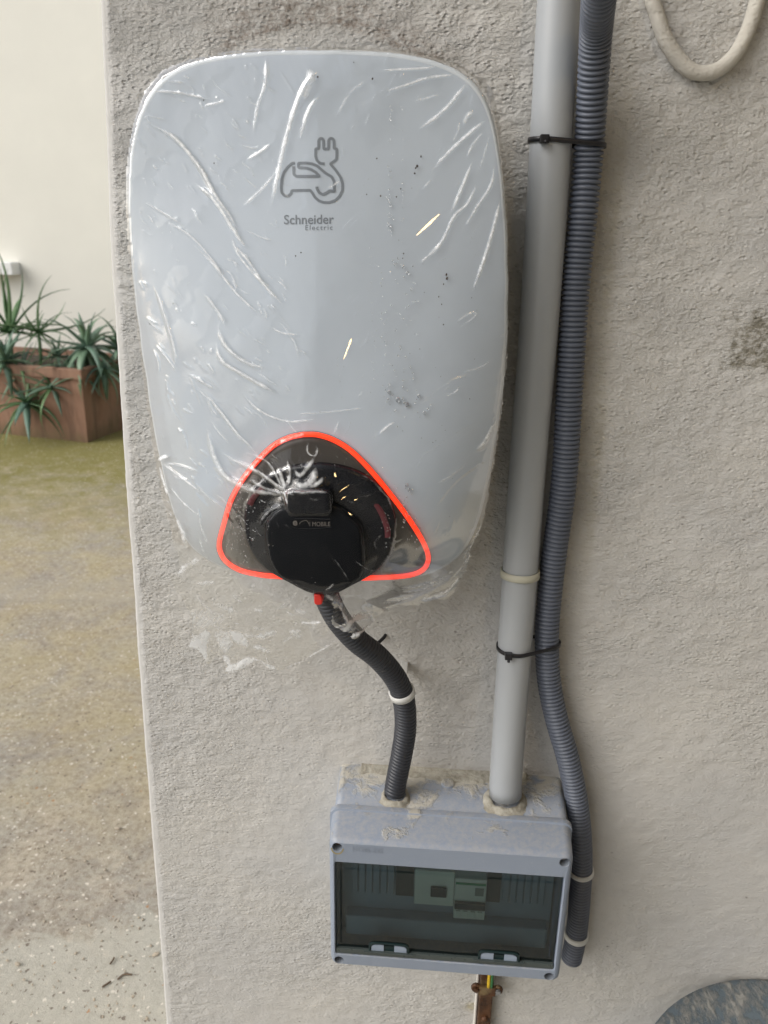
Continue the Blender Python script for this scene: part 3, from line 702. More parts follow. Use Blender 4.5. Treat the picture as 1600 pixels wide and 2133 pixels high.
# dark red inner ring seen through the smoked panel
mt = plastic('dark_red_inner', (.09, .016, .022), .3, bumpd=0)
ribbon('inner_red_band', [(762, 1030), (790, 1060), (806, 1098), (808, 1120)], 12, .0, mt, charger, proj=planeproj(-.1512), raise_=.0006)
ribbon('inner_red_band', [(520, 1052), (530, 1034), (548, 1016)], 12, .0, mt, charger, proj=planeproj(-.1545), raise_=.0006)

# ------------------------------------------------------------ corrugated tubes
def corrugated(name, px_path, depths, R_, pitch, mat, label, cat, seg=26, depth_fn=None, deep=.0028, wobble=0.0):
    P = np.array([at(x, y, -d) for (x, y), d in zip(px_path, depths)])
    Q = smooth_path(P, pitch/7)
    n = len(Q); ph = (np.arange(n) % 7)
    prof = np.array([0, 1, 1, 1, 1, .5, .0]); prof = np.array([.0, .80, 1, 1.02, 1, .80, .0])
    r_ = R_-deep+deep*prof[ph]
    V, Fc = tube_vf(Q, r_, seg)
    o = mk(name, V, Fc, mat, None, True); tag(o, label, cat); return o, P
def tube_mat(name, col, dustc, d0):
    mt, nd, lk, bs = node_mat(name); pos = geo_pos(nd, lk)
    n1 = noise(nd, lk, pos, 18, 5, .6); n2 = noise(nd, lk, pos, 70, 7, .7)
    c = mixc(nd, lk, n1, tuple(x*.85 for x in col), tuple(x*1.15 for x in col))
    c = mixc(nd, lk, math_(nd, lk, 'MULTIPLY', ramp(nd, lk, n2, d0, d0+.15), .8), c, dustc)
    lk.new(c, bs.inputs['Base Color']); bs.inputs['Roughness'].default_value = .42
    return mt
M_tubeG = tube_mat('grey_corrugated_pvc', (.105, .12, .155), (.30, .29, .28), .66)
M_tubeK = tube_mat('black_corrugated_pvc', (.030, .033, .042), (.16, .15, .14), .60)
gp = [(1253, -60), (1247, 0), (1240, 90), (1228, 293), (1214, 450), (1199, 600), (1187, 800), (1175, 1000), (1155, 1150), (1144, 1250), (1139, 1330), (1144, 1420), (1160, 1500), (1183, 1580), (1203, 1680), (1211, 1780), (1207, 1880), (1200, 1950), (1190, 1998)]
gd = [.135, .105, .060, .026, .022, .020, .020, .020, .020, .020, .022, .022, .025, .028, .030, .030, .025, .022, .020]
gtube, GP = corrugated('corrugated_conduit', gp, gd, .0142, .0051, M_tubeG, 'long blue grey corrugated conduit beside the pipe, ending open below', 'conduit')
kp = [(676, 1215), (682, 1245), (705, 1290), (742, 1333), (786, 1368), (822, 1410), (840, 1452), (845, 1510), (838, 1565), (826, 1625), (822, 1650)]
kd = [.128, .126, .118, .105, .088, .072, .062, .056, .053, .052, .052]
ktube, KP = corrugated('corrugated_conduit', kp, kd, .0132, .0047, M_tubeK, 'black corrugated conduit curving from the charger socket to the grey box', 'conduit', deep=.0013)
# rigid pipe
M_pipe = plastic('pvc_pipe_grey', (.37, .39, .41), .32, .05, 6, .5, bumpd=.0001)
pp = [at(1170, -70, -.026), at(1165, 0, -.026), at(1128, 600, -.026), at(1097, 1000, -.028), at(1055, 1600, -.045), at(1053, 1655, -.047)]
V, Fc = tube_vf(smooth_path(pp, .02), .0197, 40); pipe = mk('pvc_pipe', V, Fc, M_pipe, None, True); tag(pipe, 'straight light grey PVC pipe running down the wall into the box', 'pipe')

# zip ties and clips
def hull_loop(circs, pad=.0006, n=48):
    pts = []
    for (cx_, cy_, r_) in circs:
        for t in np.linspace(0, 2*math.pi, 40, endpoint=False): pts.append((cx_+(r_+pad)*math.cos(t), cy_+(r_+pad)*math.sin(t)))
    pts = sorted(pts)
    def half(ps):
        h = []
        for q in ps:
            while len(h) >= 2 and (h[-1][0]-h[-2][0])*(q[1]-h[-2][1])-(h[-1][1]-h[-2][1])*(q[0]-h[-2][0]) <= 0: h.pop()
            h.append(q)
        return h
    return np.array(half(pts)[:-1]+half(pts[::-1])[:-1])
def band(name, loop3, width, thick, mat, parent=None, axis=(0, 0, 1)):
    """strap of rectangular section around closed loop (n,3)"""
    L = np.asarray(loop3); c = L.mean(0); ax = np.array(axis, float); ax /= np.linalg.norm(ax)
    T = np.roll(L, -1, 0)-np.roll(L, 1, 0); T /= np.linalg.norm(T, axis=1)[:, None]; O = np.cross(T, ax); O /= np.linalg.norm(O, axis=1)[:, None]
    if ((L-c)*O).sum() < 0: O = -O
    w2 = ax*width/2
    rows = [L-w2, L-w2*.9+O*thick, L+w2*.9+O*thick, L+w2]
    V = np.vstack(rows); n_ = len(L); Fc = []
    for i in range(3):
        for j in range(n_):
            k = (j+1) % n_; Fc.append((i*n_+j, i*n_+k, (i+1)*n_+k, (i+1)*n_+j))
    return mk(name, V, Fc, mat, parent, True)
M_tie = plastic('black_nylon', (.012, .012, .015), .35); M_tiew = plastic('white_nylon', (.62, .62, .60), .45); M_tiey = plastic('aged_cream_nylon', (.50, .49, .40), .45)
def pos_on(pts, z):
    P = np.array(pts); o_ = np.argsort(P[:, 2]); return np.array([np.interp(z, P[o_, 2], P[o_, 0]), np.interp(z, P[o_, 2], P[o_, 1])])
def zip_tie(zl, zr, label, headpx, tail):
    a = pos_on(pp, zl); b = pos_on(GP, zr)
    lp = hull_loop([(a[0], a[1], .0197), (b[0], b[1], .0142)])
    z = zl+(lp[:, 0]-a[0])/(b[0]-a[0])*(zr-zl)
    root = empty('zip_tie', (a[0], a[1], zl), label, 'cable tie', 'black zip ties holding conduit and pipe')
    L3 = np.column_stack([lp, z])
    band('strap', L3, .0046, .0013, M_tie, root)
    hx = at(headpx[0], headpx[1], a[1]-.021)
    hx = np.array([hx[0], a[1]-math.sqrt(max(1e-6, .0205**2-(hx[0]-a[0])**2)), zl])
    V, Fc = box_vf(hx[0]-.0042, hx[0]+.0042, hx[1]-.0065, hx[1]+.001, hx[2]-.0038, hx[2]+.0038, .0008); mk('locking_head', V, Fc, M_tie, root)
    t_ = smooth_path([tuple(hx+[0, -.004, 0]), tuple(hx+np.array(tail)*.5), tuple(hx+np.array(tail))], .002)
    V, Fc = tube_vf(t_, .0016, 6); mk('cut_tail', V, Fc, M_tie, root, True)
    return root
zip_tie(at(1130, 290, -.046)[2], at(1235, 298, -.04)[2], 'upper black zip tie around pipe and corrugated conduit', (1134, 290), (.001, -.009, -.003))
zip_tie(at(1080, 1357, -.047)[2], at(1140, 1350, -.036)[2], 'lower black zip tie around pipe and corrugated conduit', (1060, 1358), (.0, -.008, -.005))
def collar(path, px, py, R_, width, mat, label, group=None, thick=.0016, arc=1.0, loose=.0):
    """ring clip around a conduit where it crosses the given pixel row"""
    P = smooth_path(np.array(path), .004)
    d = P-CP; z_ = d@FW; qx = 800+F*(d@RT)/z_; qy = 1066.5-F*(d@UP)/z_
    i = int(np.argmin(np.abs(qy-py)+.3*np.abs(qx-px))); i = min(max(i, 2), len(P)-3); T = P[i+2]-P[i-2]; T /= np.linalg.norm(T)
    a = np.cross(T, [0, 1, 0]); a /= np.linalg.norm(a); b = np.cross(T, a)
    th_ = np.linspace(0, 2*math.pi, 40, endpoint=False)
    L = P[i]+(R_+.0004+loose)*(np.cos(th_)[:, None]*a+np.sin(th_)[:, None]*b)
    root = empty('cable_clip', tuple(P[i]), label, 'cable clip', group)
    band('ring', L, width, thick, mat, root, T)
    # tongue that goes back to the wall
    y0 = P[i][1]+R_
    if y0 < -.003:
        V, Fc = box_vf(P[i][0]-.004, P[i][0]+.004, y0-.001, .002, P[i][2]-width/2, P[i][2]+width/2, .0006); mk('wall_stud', V, Fc, mat, root)
    return root
collar(pp, 1083, 1196, .0197, .0085, M_tiey, 'cream plastic clip around the grey PVC pipe', loose=.0004)
collar(KP, 833, 1443, .0132, .0085, M_tiew, 'white plastic clip around the black conduit', 'white clips on the conduits')
collar(GP, 1213, 1812, .0142, .0065, M_tiew, 'white clip on the grey conduit beside the box, upper of two', 'white clips on the conduits')
collar(GP, 1198, 1945, .0142, .0085, M_tiew, 'white clip near the open end of the grey conduit', 'white clips on the conduits')

# painted-over cable loop at the top right
lp = [(1345, -90), (1354, -20), (1368, 30), (1384, 78), (1414, 124), (1448, 150), (1490, 148), (1528, 118), (1556, 68), (1574, 15), (1586, -40), (1590, -90)]
V, Fc = tube_vf(smooth_path([at(x, y, -.007) for x, y in lp], .003), .0068, 16, wob=lambda n, th: .0005*fbm(np.arange(n)[:, None]*.16, th[None, :]*1.3, 3, 77))
o = mk('painted_cable', V, Fc, M_cable_paint, None, True); tag(o, 'cable loop painted over in wall colour at the top right', 'cable')

# wall plug hole with a dark screw under the charger
hp = at(803, 1322, 0.0)
V, Fc = tube_vf(smooth_path([(hp[0], .004, hp[2]), (hp[0]-.001, -.004, hp[2]-.001), (hp[0]-.008, -.011, hp[2]-.006)], .001), .0022, 8)
o = mk('wall_screw', V, Fc, M_tie, None, True); tag(o, 'short dark screw sticking out of the wall under the charger', 'screw')

# ------------------------------------------------------------ grey junction box
def box_mat():
    mt, nd, lk, bs = node_mat('blue_grey_box_plastic'); pos = geo_pos(nd, lk)
    g = nd.new('ShaderNodeNewGeometry'); sn = nd.new('ShaderNodeSeparateXYZ'); lk.new(g.outputs['Normal'], sn.inputs[0])
    sp = nd.new('ShaderNodeSeparateXYZ'); lk.new(g.outputs['Position'], sp.inputs[0])
    n1 = noise(nd, lk, pos, 16, 5, .6); n2 = noise(nd, lk, pos, 24, 7, .68, .3); n3 = noise(nd, lk, pos, 140, 5, .7)
    c = mixc(nd, lk, n1, (.225, .265, .335), (.26, .30, .37))
    # plaster smears left on the top, thicker towards the wall
    w_ = math_(nd, lk, 'MULTIPLY_ADD', sp.outputs[1], 4.2, .60)
    up = ramp(nd, lk, sn.outputs[2], .35, .7)
    f = math_(nd, lk, 'MULTIPLY', ramp(nd, lk, math_(nd, lk, 'ADD', n2, math_(nd, lk, 'MULTIPLY', w_, .42)), .66, .76), up)
    f2 = math_(nd, lk, 'MULTIPLY', math_(nd, lk, 'MULTIPLY', ramp(nd, lk, n3, .36, .62), up), .5)
    c = mixc(nd, lk, f2, c, (.38, .37, .36)); c = mixc(nd, lk, math_(nd, lk, 'MULTIPLY', f, .85), c, (.47, .44, .37))
    n4 = noise(nd, lk, pos, 210, 5, .7)
    c = mixc(nd, lk, math_(nd, lk, 'MULTIPLY', ramp(nd, lk, n4, .60, .72), .18), c, (.5, .5, .5))
    lk.new(c, bs.inputs['Base Color']); bs.inputs['Roughness'].default_value = .42
    lk.new(bump(nd, lk, math_(nd, lk, 'ADD', math_(nd, lk, 'MULTIPLY', f, 1.5), math_(nd, lk, 'MULTIPLY', n3, .25)), .0012, .8), bs.inputs['Normal'])
    return mt
M_box = box_mat()
jb = empty('junction_box', (.030, 0, .55), 'blue grey plastic electrical box with smoked window below the charger', 'electrical box')
def rr(x0, x1, z0, z1, r_, y, n=6):
    out = []
    for cx_, cz_, a0 in ((x1-r_, z1-r_, 0), (x0+r_, z1-r_, 90), (x0+r_, z0+r_, 180), (x1-r_, z0+r_, 270)):
        for t in np.linspace(0, 90, n+1): a = math.radians(a0+t); out.append((cx_+r_*math.cos(a), y, cz_+r_*math.sin(a)))
    return np.array(out)
X0, X1, Z0, Z1 = -.110, .1715, .5455, .7395
V, Fc = loft([rr(-.113, .1735, .548, .7515, .008, .004), rr(-.1125, .173, .547, .7505, .009, -.030), rr(-.111, .172, .546, .746, .010, -.070), rr(-.109, .170, .548, .744, .010, -.071), rr(-.100, .160, .556, .736, .010, -.071), rr(-.100, .160, .556, .736, .010, -.020)], cap1=True)
mk('back_box', V, Fc, M_box, jb, True)
lidrings = [rr(-.106, .168, .549, .743, .010, -.0712), rr(-.1155, .1765, .5445, .7475, .012, -.0715), rr(-.1160, .1770, .544, .748, .012, -.0725), rr(-.1155, .1765, .5445, .7475, .012, -.0795), rr(-.1130, .1742, .5455, .7455, .011, -.0805), rr(-.1105, .1718, .5455, .741, .010, -.118), rr(-.1085, .1700, .547, .739, .009, -.1225), rr(-.106, .1675, .5495, .7365, .008, -.1245)]
wx0, wx1, wz0, wz1 = -.1040, .1635, .5655, .7088
lidrings += [rr(wx0-.001, wx1+.001, wz0-.001, wz1+.001, .003, -.1250), rr(wx0, wx1, wz0, wz1, .003, -.1242), rr(wx0+.0005, wx1-.0005, wz0+.0005, wz1-.0005, .003, -.115), rr(wx0+.002, wx1-.002, wz0+.002, wz1-.002, .003, -.0745), rr(-.100, .162, .558, .735, .006, -.0720)]
V, Fc = loft(lidrings)
lidb = mk('front_frame', V, Fc, M_box, jb, True)
# screw wells
M_screw = plastic('dull_zinc', (.22, .22, .22), .4); M_well = plastic('well_dark_plastic', (.16, .18, .21), .5)
M_rustw = plastic('rusty_screw', (.13, .07, .035), .7)
wells = [(-.1005, .7305, 1), (.1615, .7305, 0), (-.0995, .5555, 0), (.1585, .5550, 0)]
cutters = []
for (x, z, ru) in wells:
    bm = bmesh.new(); bmesh.ops.create_cone(bm, cap_ends=True, segments=20, radius1=.0056, radius2=.0062, depth=.022, matrix=Matrix.Translation((x, -.1245+.002, z)) @ Matrix.Rotation(math.radians(90), 4, 'X'))
    me = bpy.data.meshes.new('c'); bm.to_mesh(me); bm.free(); me.materials.append(M_box); co = bpy.data.objects.new('c', me); COL.objects.link(co); cutters.append(co)
def screw_at(x, z, ru):
    mtl = M_rustw if ru else M_screw
    # well liner
    rows = []
    for r_, y in [(.0061, -.1243), (.0057, -.1236), (.0054, -.117), (.0050, -.1135), (.0, -.1135)]:
        t = np.linspace(0, 2*math.pi, 20, endpoint=False); rr_ = max(r_, .0002); rows.append(np.stack([x+rr_*np.cos(t), np.full(20, y), z+rr_*np.sin(t)], 1))
    V, Fc = loft(rows, cap1=True); w_ = mk('screw_well', V, Fc, M_well, jb, True)
    rows = []
    for r_, y in [(.0040, -.1136), (.0042, -.1155), (.0036, -.1168), (.0018, -.1170), (.0015, -.1160)]:
        t = np.linspace(0, 2*math.pi, 16, endpoint=False); rows.append(np.stack([x+r_*np.cos(t), np.full(16, y), z+r_*np.sin(t)], 1))
    V, Fc = loft(rows, cap1=True); s_ = mk('screw', V, Fc, mtl, jb, True)
    if ru: s_['label'] = 'rusty screw head with yellowish stain'
for c_ in cutters:
    md = lidb.modifiers.new('b', 'BOOLEAN'); md.operation = 'DIFFERENCE'; md.object = c_; md.solver = 'FLOAT' if 'FLOAT' in [i.identifier for i in md.bl_rna.properties['solver'].enum_items] else 'FAST'
bpy.context.view_layer.update()
nme = bpy.data.meshes.new_from_object(lidb.evaluated_get(bpy.context.evaluated_depsgraph_get()))
if len(nme.polygons) > 200: lidb.modifiers.clear(); lidb.data = nme
else: lidb.modifiers.clear()
for c_ in cutters: bpy.data.objects.remove(c_)
for w_ in wells: screw_at(*w_)
for me_ in (lidb.data,):
    me_.polygons.foreach_set('use_smooth', [True]*len(me_.polygons))
    try: me_.set_sharp_from_angle(angle=math.radians(35))
    except Exception: pass
boxproj = planeproj(-.1249)
text_obj('embossed_text', 'HT105 ZX2', 735, 1773, 62, M_box, jb, off=.0006, proj=boxproj, slope=.075)
# rust-yellow stain below the first screw
mt = plastic('yellow_stain', (.30, .25, .12), .6)
t = np.linspace(math.pi*1.02, math.pi*1.98, 14)
V = np.vstack([np.stack([-.1005+r_*np.cos(t), np.full(14, -.12475-.0002), .7300+r_*np.sin(t)*1.25], 1) for r_ in (.0063, .0078)])
mk('rust_stain', V, [(j, j+1, 14+j+1, 14+j) for j in range(13)], mt, jb)
# inside: cover plate with knock-out slats, devices
M_plate = plastic('inner_plate_grey', (.25, .30, .36), .5); M_slot = plastic('rib_dark_plastic', (.05, .055, .06), .7)  # second material: evenly dark plastic of the plate ribs
M_dev = plastic('device_white', (.80, .80, .70), .45); M_devk = plastic('device_black', (.006, .02, .022), .4); M_green = plastic('device_green_stripe', (.04, .30, .12), .4)
yp = -.088
def bx(n_, px0, py0, px1, py1, yf, yb, mat, parent, b=.0004):
    a = at(px0, py0, yf); c_ = at(px1, py1, yf); return box(n_, a[0], c_[0], yf, yb, c_[2], a[2], mat, parent, b)
ap0 = at(760, 1830, yp); ap1 = at(1085, 1830, yp)
# plate: ledge below, slatted band above
box('device_plate', -.0995, .1595, yp, yp+.003, .5700, .6935, M_plate, jb)
box('lower_ledge', -.094, .155, yp-.016, yp-.0005, .5755, .606, M_plate, jb, .002)
za, zb = .632, .682
def slat_run(x0, x1, n_):
    w_ = (x1-x0)/n_; proto = None
    for i in range(n_):
        if proto is None:
            proto = box('blanking_slat', x0+.0008, x0+w_-.0008, yp-.004, yp-.0004, za, zb, M_plate, jb, .0006)
        else:
            c_ = dup(proto, jb); c_.location = proto.location+Vector((w_*i, 0, 0))
slat_run(-.088, -.034, 6); slat_run(.098, .150, 6)
box('dark_slot', -.0325, -.0105, yp-.0025, yp-.0004, .630, .682, M_devk, jb)
box('dark_slot', .0795, .096, yp-.0025, yp-.0004, .630, .682, M_devk, jb)
rcd = box('residual_switch', -.0095, .0390, yp-.009, yp-.0004, .625, .678, M_dev, jb, .001)
box('test_lever', .0105, .0300, yp-.0135, yp-.0092, .642, .656, M_devk, rcd, .001)
brk = box('circuit_breaker', .0395, .0775, yp-.016, yp-.0004, .614, .676, M_dev, jb, .001)
box('green_stripe', .0405, .0765, yp-.0168, yp-.0162, .668, .671, M_green, brk)
box('breaker_lever', .0400, .0770, yp-.021, yp-.0162, .633, .643, M_devk, brk, .001)
box('grey_mark', .0640, .0745, yp-.0166, yp-.0162, .652, .664, plastic('grey_square_print', (.25, .26, .22), .5), brk)
for i in range(4):
    box('terminal', .0420+i*.0088, .0475+i*.0088, yp-.0185, yp-.0162, .618, .628, M_dev, brk, .0006)
for x in (-.068, .125): box('plate_rib', x, x+.0012, yp-.006, yp+.010, .6940, .7055, M_slot, jb)
# smoked window
def smoke():
    mt = bpy.data.materials.new('smoked_window'); mt.use_nodes = True; nd = mt.node_tree.nodes; lk = mt.node_tree.links; nd.clear()
    out = nd.new('ShaderNodeOutputMaterial'); tr = nd.new('ShaderNodeBsdfTransparent'); tr.inputs[0].default_value = (.58, .72, .75, 1)
    gl = nd.new('ShaderNodeBsdfGlossy'); gl.inputs[0].default_value = (1, 1, 1, 1); gl.inputs['Roughness'].default_value = .08
    df = nd.new('ShaderNodeBsdfDiffuse'); df.inputs[0].default_value = (.035, .055, .055, 1)
    m0 = nd.new('ShaderNodeMixShader'); m0.inputs[0].default_value = .12; lk.new(tr.outputs[0], m0.inputs[1]); lk.new(df.outputs[0], m0.inputs[2])
    fr = nd.new('ShaderNodeFresnel'); fr.inputs[0].default_value = 1.5
    m1 = nd.new('ShaderNodeMixShader'); lk.new(fr.outputs[0], m1.inputs[0]); lk.new(m0.outputs[0], m1.inputs[1]); lk.new(gl.outputs[0], m1.inputs[2])
    lk.new(m1.outputs[0], out.inputs[0]); return mt
M_smoke = smoke()
V, Fc = loft([rr(wx0+.001, wx1-.001, wz0+.0085, wz1-.001, .002, -.1170), rr(wx0+.001, wx1-.001, wz0+.0085, wz1-.001, .002, -.1205), rr(wx0+.006, wx1-.006, wz0+.014, wz1-.010, .004, -.1210), rr(wx0+.008, wx1-.008, wz0+.016, wz1-.012, .004, -.1225)], cap1=True)
wnd = mk('smoked_window', V, Fc, M_smoke, jb, False)
# tinted hinge strip under the window and the two latches
M_tint = plastic('tinted_strip', (.055, .068, .066), .3)
box('window_hinge_strip', wx0+.001, wx1-.001, -.1240, -.1160, wz0+.0005, wz0+.0085, M_tint, jb, .0008)
M_latch = plastic('latch_blue_grey', (.27, .32, .40), .4)
for (xa, xb) in ((at(768, 1965, -.124)[0], at(853, 1970, -.124)[0]), (at(996, 1990, -.124)[0], at(1083, 1995, -.124)[0])):
    root_z = wz0+.0078; hh = .0140
    # dark arch
    t = np.linspace(0, math.pi, 15); cx_ = (xa+xb)/2; w2 = (xb-xa)/2
    def arch(w_, h_, y):
        p_ = .35
        return np.stack([cx_+w_*np.sign(np.cos(t))*np.abs(np.cos(t))**p_, np.full(15, y), root_z+h_*np.abs(np.sin(t))**p_], 1)
    rows = [arch(w2, hh, -.1205), arch(w2, hh, -.1238), arch(w2-.0018, hh-.0018, -.1243), arch(w2-.0025, hh-.0025, -.1225)]
    V = np.vstack(rows); Fc = [(i*15+j, i*15+j+1, (i+1)*15+j+1, (i+1)*15+j) for i in range(3) for j in range(14)]
    Fc.append(tuple(3*15+j for j in range(15)))
    la = mk('window_latch', V, Fc, M_devk, jb)
    a_ = arch(w2-.0032, hh-.0040, -.1232); base_ = a_.copy(); base_[:, 2] = root_z+.0006
    def piece(lo, hi, nm):
        sel = (a_[:, 0] >= lo) & (a_[:, 0] <= hi); xs_ = np.concatenate([[lo], np.sort(a_[sel, 0]), [hi]])
        zt = np.interp(xs_, np.sort(a_[:, 0]), a_[np.argsort(a_[:, 0]), 2]); n_ = len(xs_)
        V = [(x, -.1234, z) for x, z in zip(xs_, zt)]+[(x, -.1234, root_z+.0006) for x in xs_]+[(x, -.1220, z) for x, z in zip(xs_, zt)]+[(x, -.1220, root_z+.0006) for x in xs_]
        Fc = [(j, j+1, n_+j+1, n_+j) for j in range(n_-1)]+[(2*n_+j, 2*n_+j+1, j+1, j) for j in range(n_-1)]+[(0, n_, 3*n_, 2*n_), (n_-1, 3*n_-1, 4*n_-1, 2*n_-1)]
        mk(nm, V, Fc, M_latch, la)
    piece(cx_-w2+.0034, cx_-.0065, 'latch_pad'); piece(cx_+.0065, cx_+w2-.0034, 'latch_pad')
    V, Fc = box_vf(cx_-w2-.006, cx_+w2+.006, -.1262, -.1236, root_z-.0008, root_z+.0004, .0003); mk('latch_edge', V, Fc, M_tint, la)

# plaster collars where the conduits enter the box
def plaster_mat():
    mt, nd, lk, bs = node_mat('plaster_daub'); pos = geo_pos(nd, lk)
    n1 = noise(nd, lk, pos, 60, 6, .7); n2 = noise(nd, lk, pos, 260, 4)
    c = mixc(nd, lk, ramp(nd, lk, n1, .35, .65), (.24, .22, .175), (.44, .42, .36)); lk.new(c, bs.inputs['Base Color']); bs.inputs['Roughness'].default_value = .9
    lk.new(bump(nd, lk, n2, .0015), bs.inputs['Normal']); return mt
M_plaster = plaster_mat()
def daub(cx_, cy_, z_, R_, h, seed, name, label, flare=1.5):
    nθ = 48; t = np.linspace(0, 2*math.pi, nθ, endpoint=False); rows = []
    for k, (f, hz) in enumerate([(flare, 0), (flare*.9, .12), (1.28, .45), (1.14, .85), (1.0, 1.0), (.9, .9)]):
        nz_ = fbm(np.cos(t)*2+seed, np.sin(t)*2+k*.35, 4, seed); r_ = R_*(f+nz_*.28*(f-.9)*1.6)
        x_ = cx_+r_*np.cos(t); y_ = np.minimum(cy_+r_*np.sin(t), .002)
        zt = z_+h*hz*(1+.35*fbm(np.cos(t)*3+9, np.sin(t)*3+k*.2, 3, seed+4))
        rows.append(np.stack([x_, y_, zt], 1))
    V, Fc = loft(rows); o = mk(name, V, Fc, M_plaster, None, True); tag(o, label, 'plaster'); return o
ke = at(824, 1640, -.052); pe = at(1053, 1648, -.047)
zt_ = .7468
daub(ke[0], ke[1], zt_, .0145, .005, 3, 'plaster_daub', 'ring of plaster around the black conduit on the box top', 1.45)
daub(pe[0], pe[1], zt_, .0203, .006, 8, 'plaster_daub', 'lumpy plaster daub around the grey pipe foot on the box top', 1.5)
# thin plaster fillet along the back edge of the box top
def fillet():
    xs = np.linspace(-.085, .128, 120); rows = []
    wd = .020+.012*fbm(xs*30, xs*0+2, 4, 51)+.012*np.exp(-((xs-.03)/.05)**2)
    for k, (f, hz) in enumerate([(0, .0030), (.35, .0024), (.7, .0016), (.95, .0008), (1.0, -.0012)]):
        y_ = -wd*f+.001; z_ = .7511+y_*.055-.0+hz+.0006*fbm(xs*90, xs*0+k, 3, 60+k); rows.append(np.stack([xs, y_, z_], 1))
    P = np.array(rows); o = mk_grid('plaster_fillet', P, M_plaster); tag(o, 'thin smear of plaster sealing the box top to the wall', 'plaster')
fillet()
# small bare blue-grey plug in the plaster
rows = []
for r_, z_ in [(.0085, .7500), (.0082, .7526), (.0068, .7532)]:
    t = np.linspace(0, 2*math.pi, 18, endpoint=False); rows.append(np.stack([.0275+r_*np.cos(t), -.026+r_*np.sin(t)*1.0, np.full(18, z_)+r_*np.sin(t)*.05], 1))
V, Fc = loft(rows, cap1=True); mk('entry_plug', V, Fc, M_box, jb, True)

# ------------------------------------------------------------ rusty bar, clamp, wires below the box
def rust_mat():
    mt, nd, lk, bs = node_mat('rusty_brown_metal'); pos = geo_pos(nd, lk)
    n1 = noise(nd, lk, pos, 50, 7, .7); c = mixc(nd, lk, ramp(nd, lk, n1, .35, .68), (.035, .016, .009), (.15, .065, .028))
    c = mixc(nd, lk, math_(nd, lk, 'MULTIPLY', ramp(nd, lk, noise(nd, lk, pos, 34, 4), .60, .70), .6), c, (.32, .24, .12))
    lk.new(c, bs.inputs['Base Color']); bs.inputs['Roughness'].default_value = .45; bs.inputs['Metallic'].default_value = .35
    lk.new(bump(nd, lk, n1, .002), bs.inputs['Normal']); return mt
M_rust = rust_mat()
xb = .0975
bar = empty('earth_bar', (xb, 0, 0), 'rusty brown metal bar running down the wall below the grey box', 'metal bar')
V, Fc = box_vf(xb-.0095, xb+.0095, -.016, .001, .005, .545, .002); mk('bar', V, Fc, M_rust, bar)
for z in (.395, .335, .25):
    rows = []
    for r_, y in [(.0055, -.016), (.0055, -.0185), (.003, -.0205)]:
        t = np.linspace(0, 2*math.pi, 12, endpoint=False); rows.append(np.stack([xb+.0005+r_*np.cos(t), np.full(12, y), z+r_*np.sin(t)], 1))
    V, Fc = loft(rows, cap1=True); mk('rivet', V, Fc, M_rust, bar, True)
cz_ = float(at(1022, 2062, -.02)[2])
ec = empty('earth_clamp', (xb, -.02, cz_), 'rusty clamp with two round lugs on the brown bar', 'clamp')
V, Fc = box_vf(xb-.012, xb+.012, -.0225, -.0165, cz_-.010, cz_+.006, .001); mk('clamp_body', V, Fc, M_rust, ec)
for sx, sz in ((-.0155, .0), (.0155, -.001)):
    th_ = np.linspace(0, 2*math.pi, 16, endpoint=False); ringp = np.stack([xb+sx+.0045*np.cos(th_), np.full(16, -.018), cz_+sz+.0055*np.sin(th_)], 1)
    V, Fc = tube_vf(np.vstack([ringp, ringp[:2]]), .0028, 8); mk('lug', V, Fc, M_rust, ec, True)
    V, Fc = tube_vf([(xb+sx, -.024, cz_+sz), (xb+sx, -.0185, cz_+sz), (xb+sx, -.013, cz_+sz)], .0038, 6); mk('bolt', V, Fc, M_screw if sx > 0 else M_rust, ec)
for dx, cc, nm in ((.0005, (.75, .50, .02), 'yellow'), (.0046, (.03, .16, .05), 'green')):
    V, Fc = tube_vf(smooth_path([(xb+dx, -.030, .560), (xb+dx, -.026, .48), (xb+dx+.001, -.0215, cz_+.007)], .006), .0023, 8)
    o = mk('earth_wire', V, Fc, plastic(nm+'_wire', cc, .4), None, True); tag(o, nm+' earth wire going from the box into the rusty clamp', 'wire')
V, Fc = tube_vf([(xb-.0125, -.003, .001), (xb-.0125, -.003, .25), (xb-.0125, -.003, .41), (xb-.0125, -.003, .44)], .0022, 8)
o = mk('white_cable', V, Fc, plastic('white_cable_sheath', (.66, .64, .60), .5), None, True); tag(o, 'thin white cable along the left side of the rusty bar', 'cable')

# ------------------------------------------------------------ tub with dusty lid at the lower right
def tub_mat():
    mt, nd, lk, bs = node_mat('tub_blue_plastic'); pos = geo_pos(nd, lk)
    n1 = noise(nd, lk, pos, 30, 7, .75, .2); n2 = noise(nd, lk, pos, 9, 4)
    c = mixc(nd, lk, n2, (.10, .135, .165), (.135, .17, .195))
    a = nd.new('ShaderNodeAttribute'); a.attribute_name = 'dust'
    f = ramp(nd, lk, math_(nd, lk, 'ADD', noise(nd, lk, geo_pos(nd, lk, (1, .5, 1)), 85, 6, .75), math_(nd, lk, 'MULTIPLY', a.outputs['Fac'], .45)), .50, .68)
    c = mixc(nd, lk, math_(nd, lk, 'MULTIPLY', f, .8), c, (.36, .35, .32))
    lk.new(c, bs.inputs['Base Color']); bs.inputs['Roughness'].default_value = .6
    lk.new(bump(nd, lk, f, .002), bs.inputs['Normal']); return mt
M_tub = tub_mat()
TX, TY, TZ, TR = .480, -.2245, .440, .222
tub = empty('plastic_tub', (TX, TY, 0), 'large round blue grey tub with a plaster dusted lid in the lower right corner', 'tub')
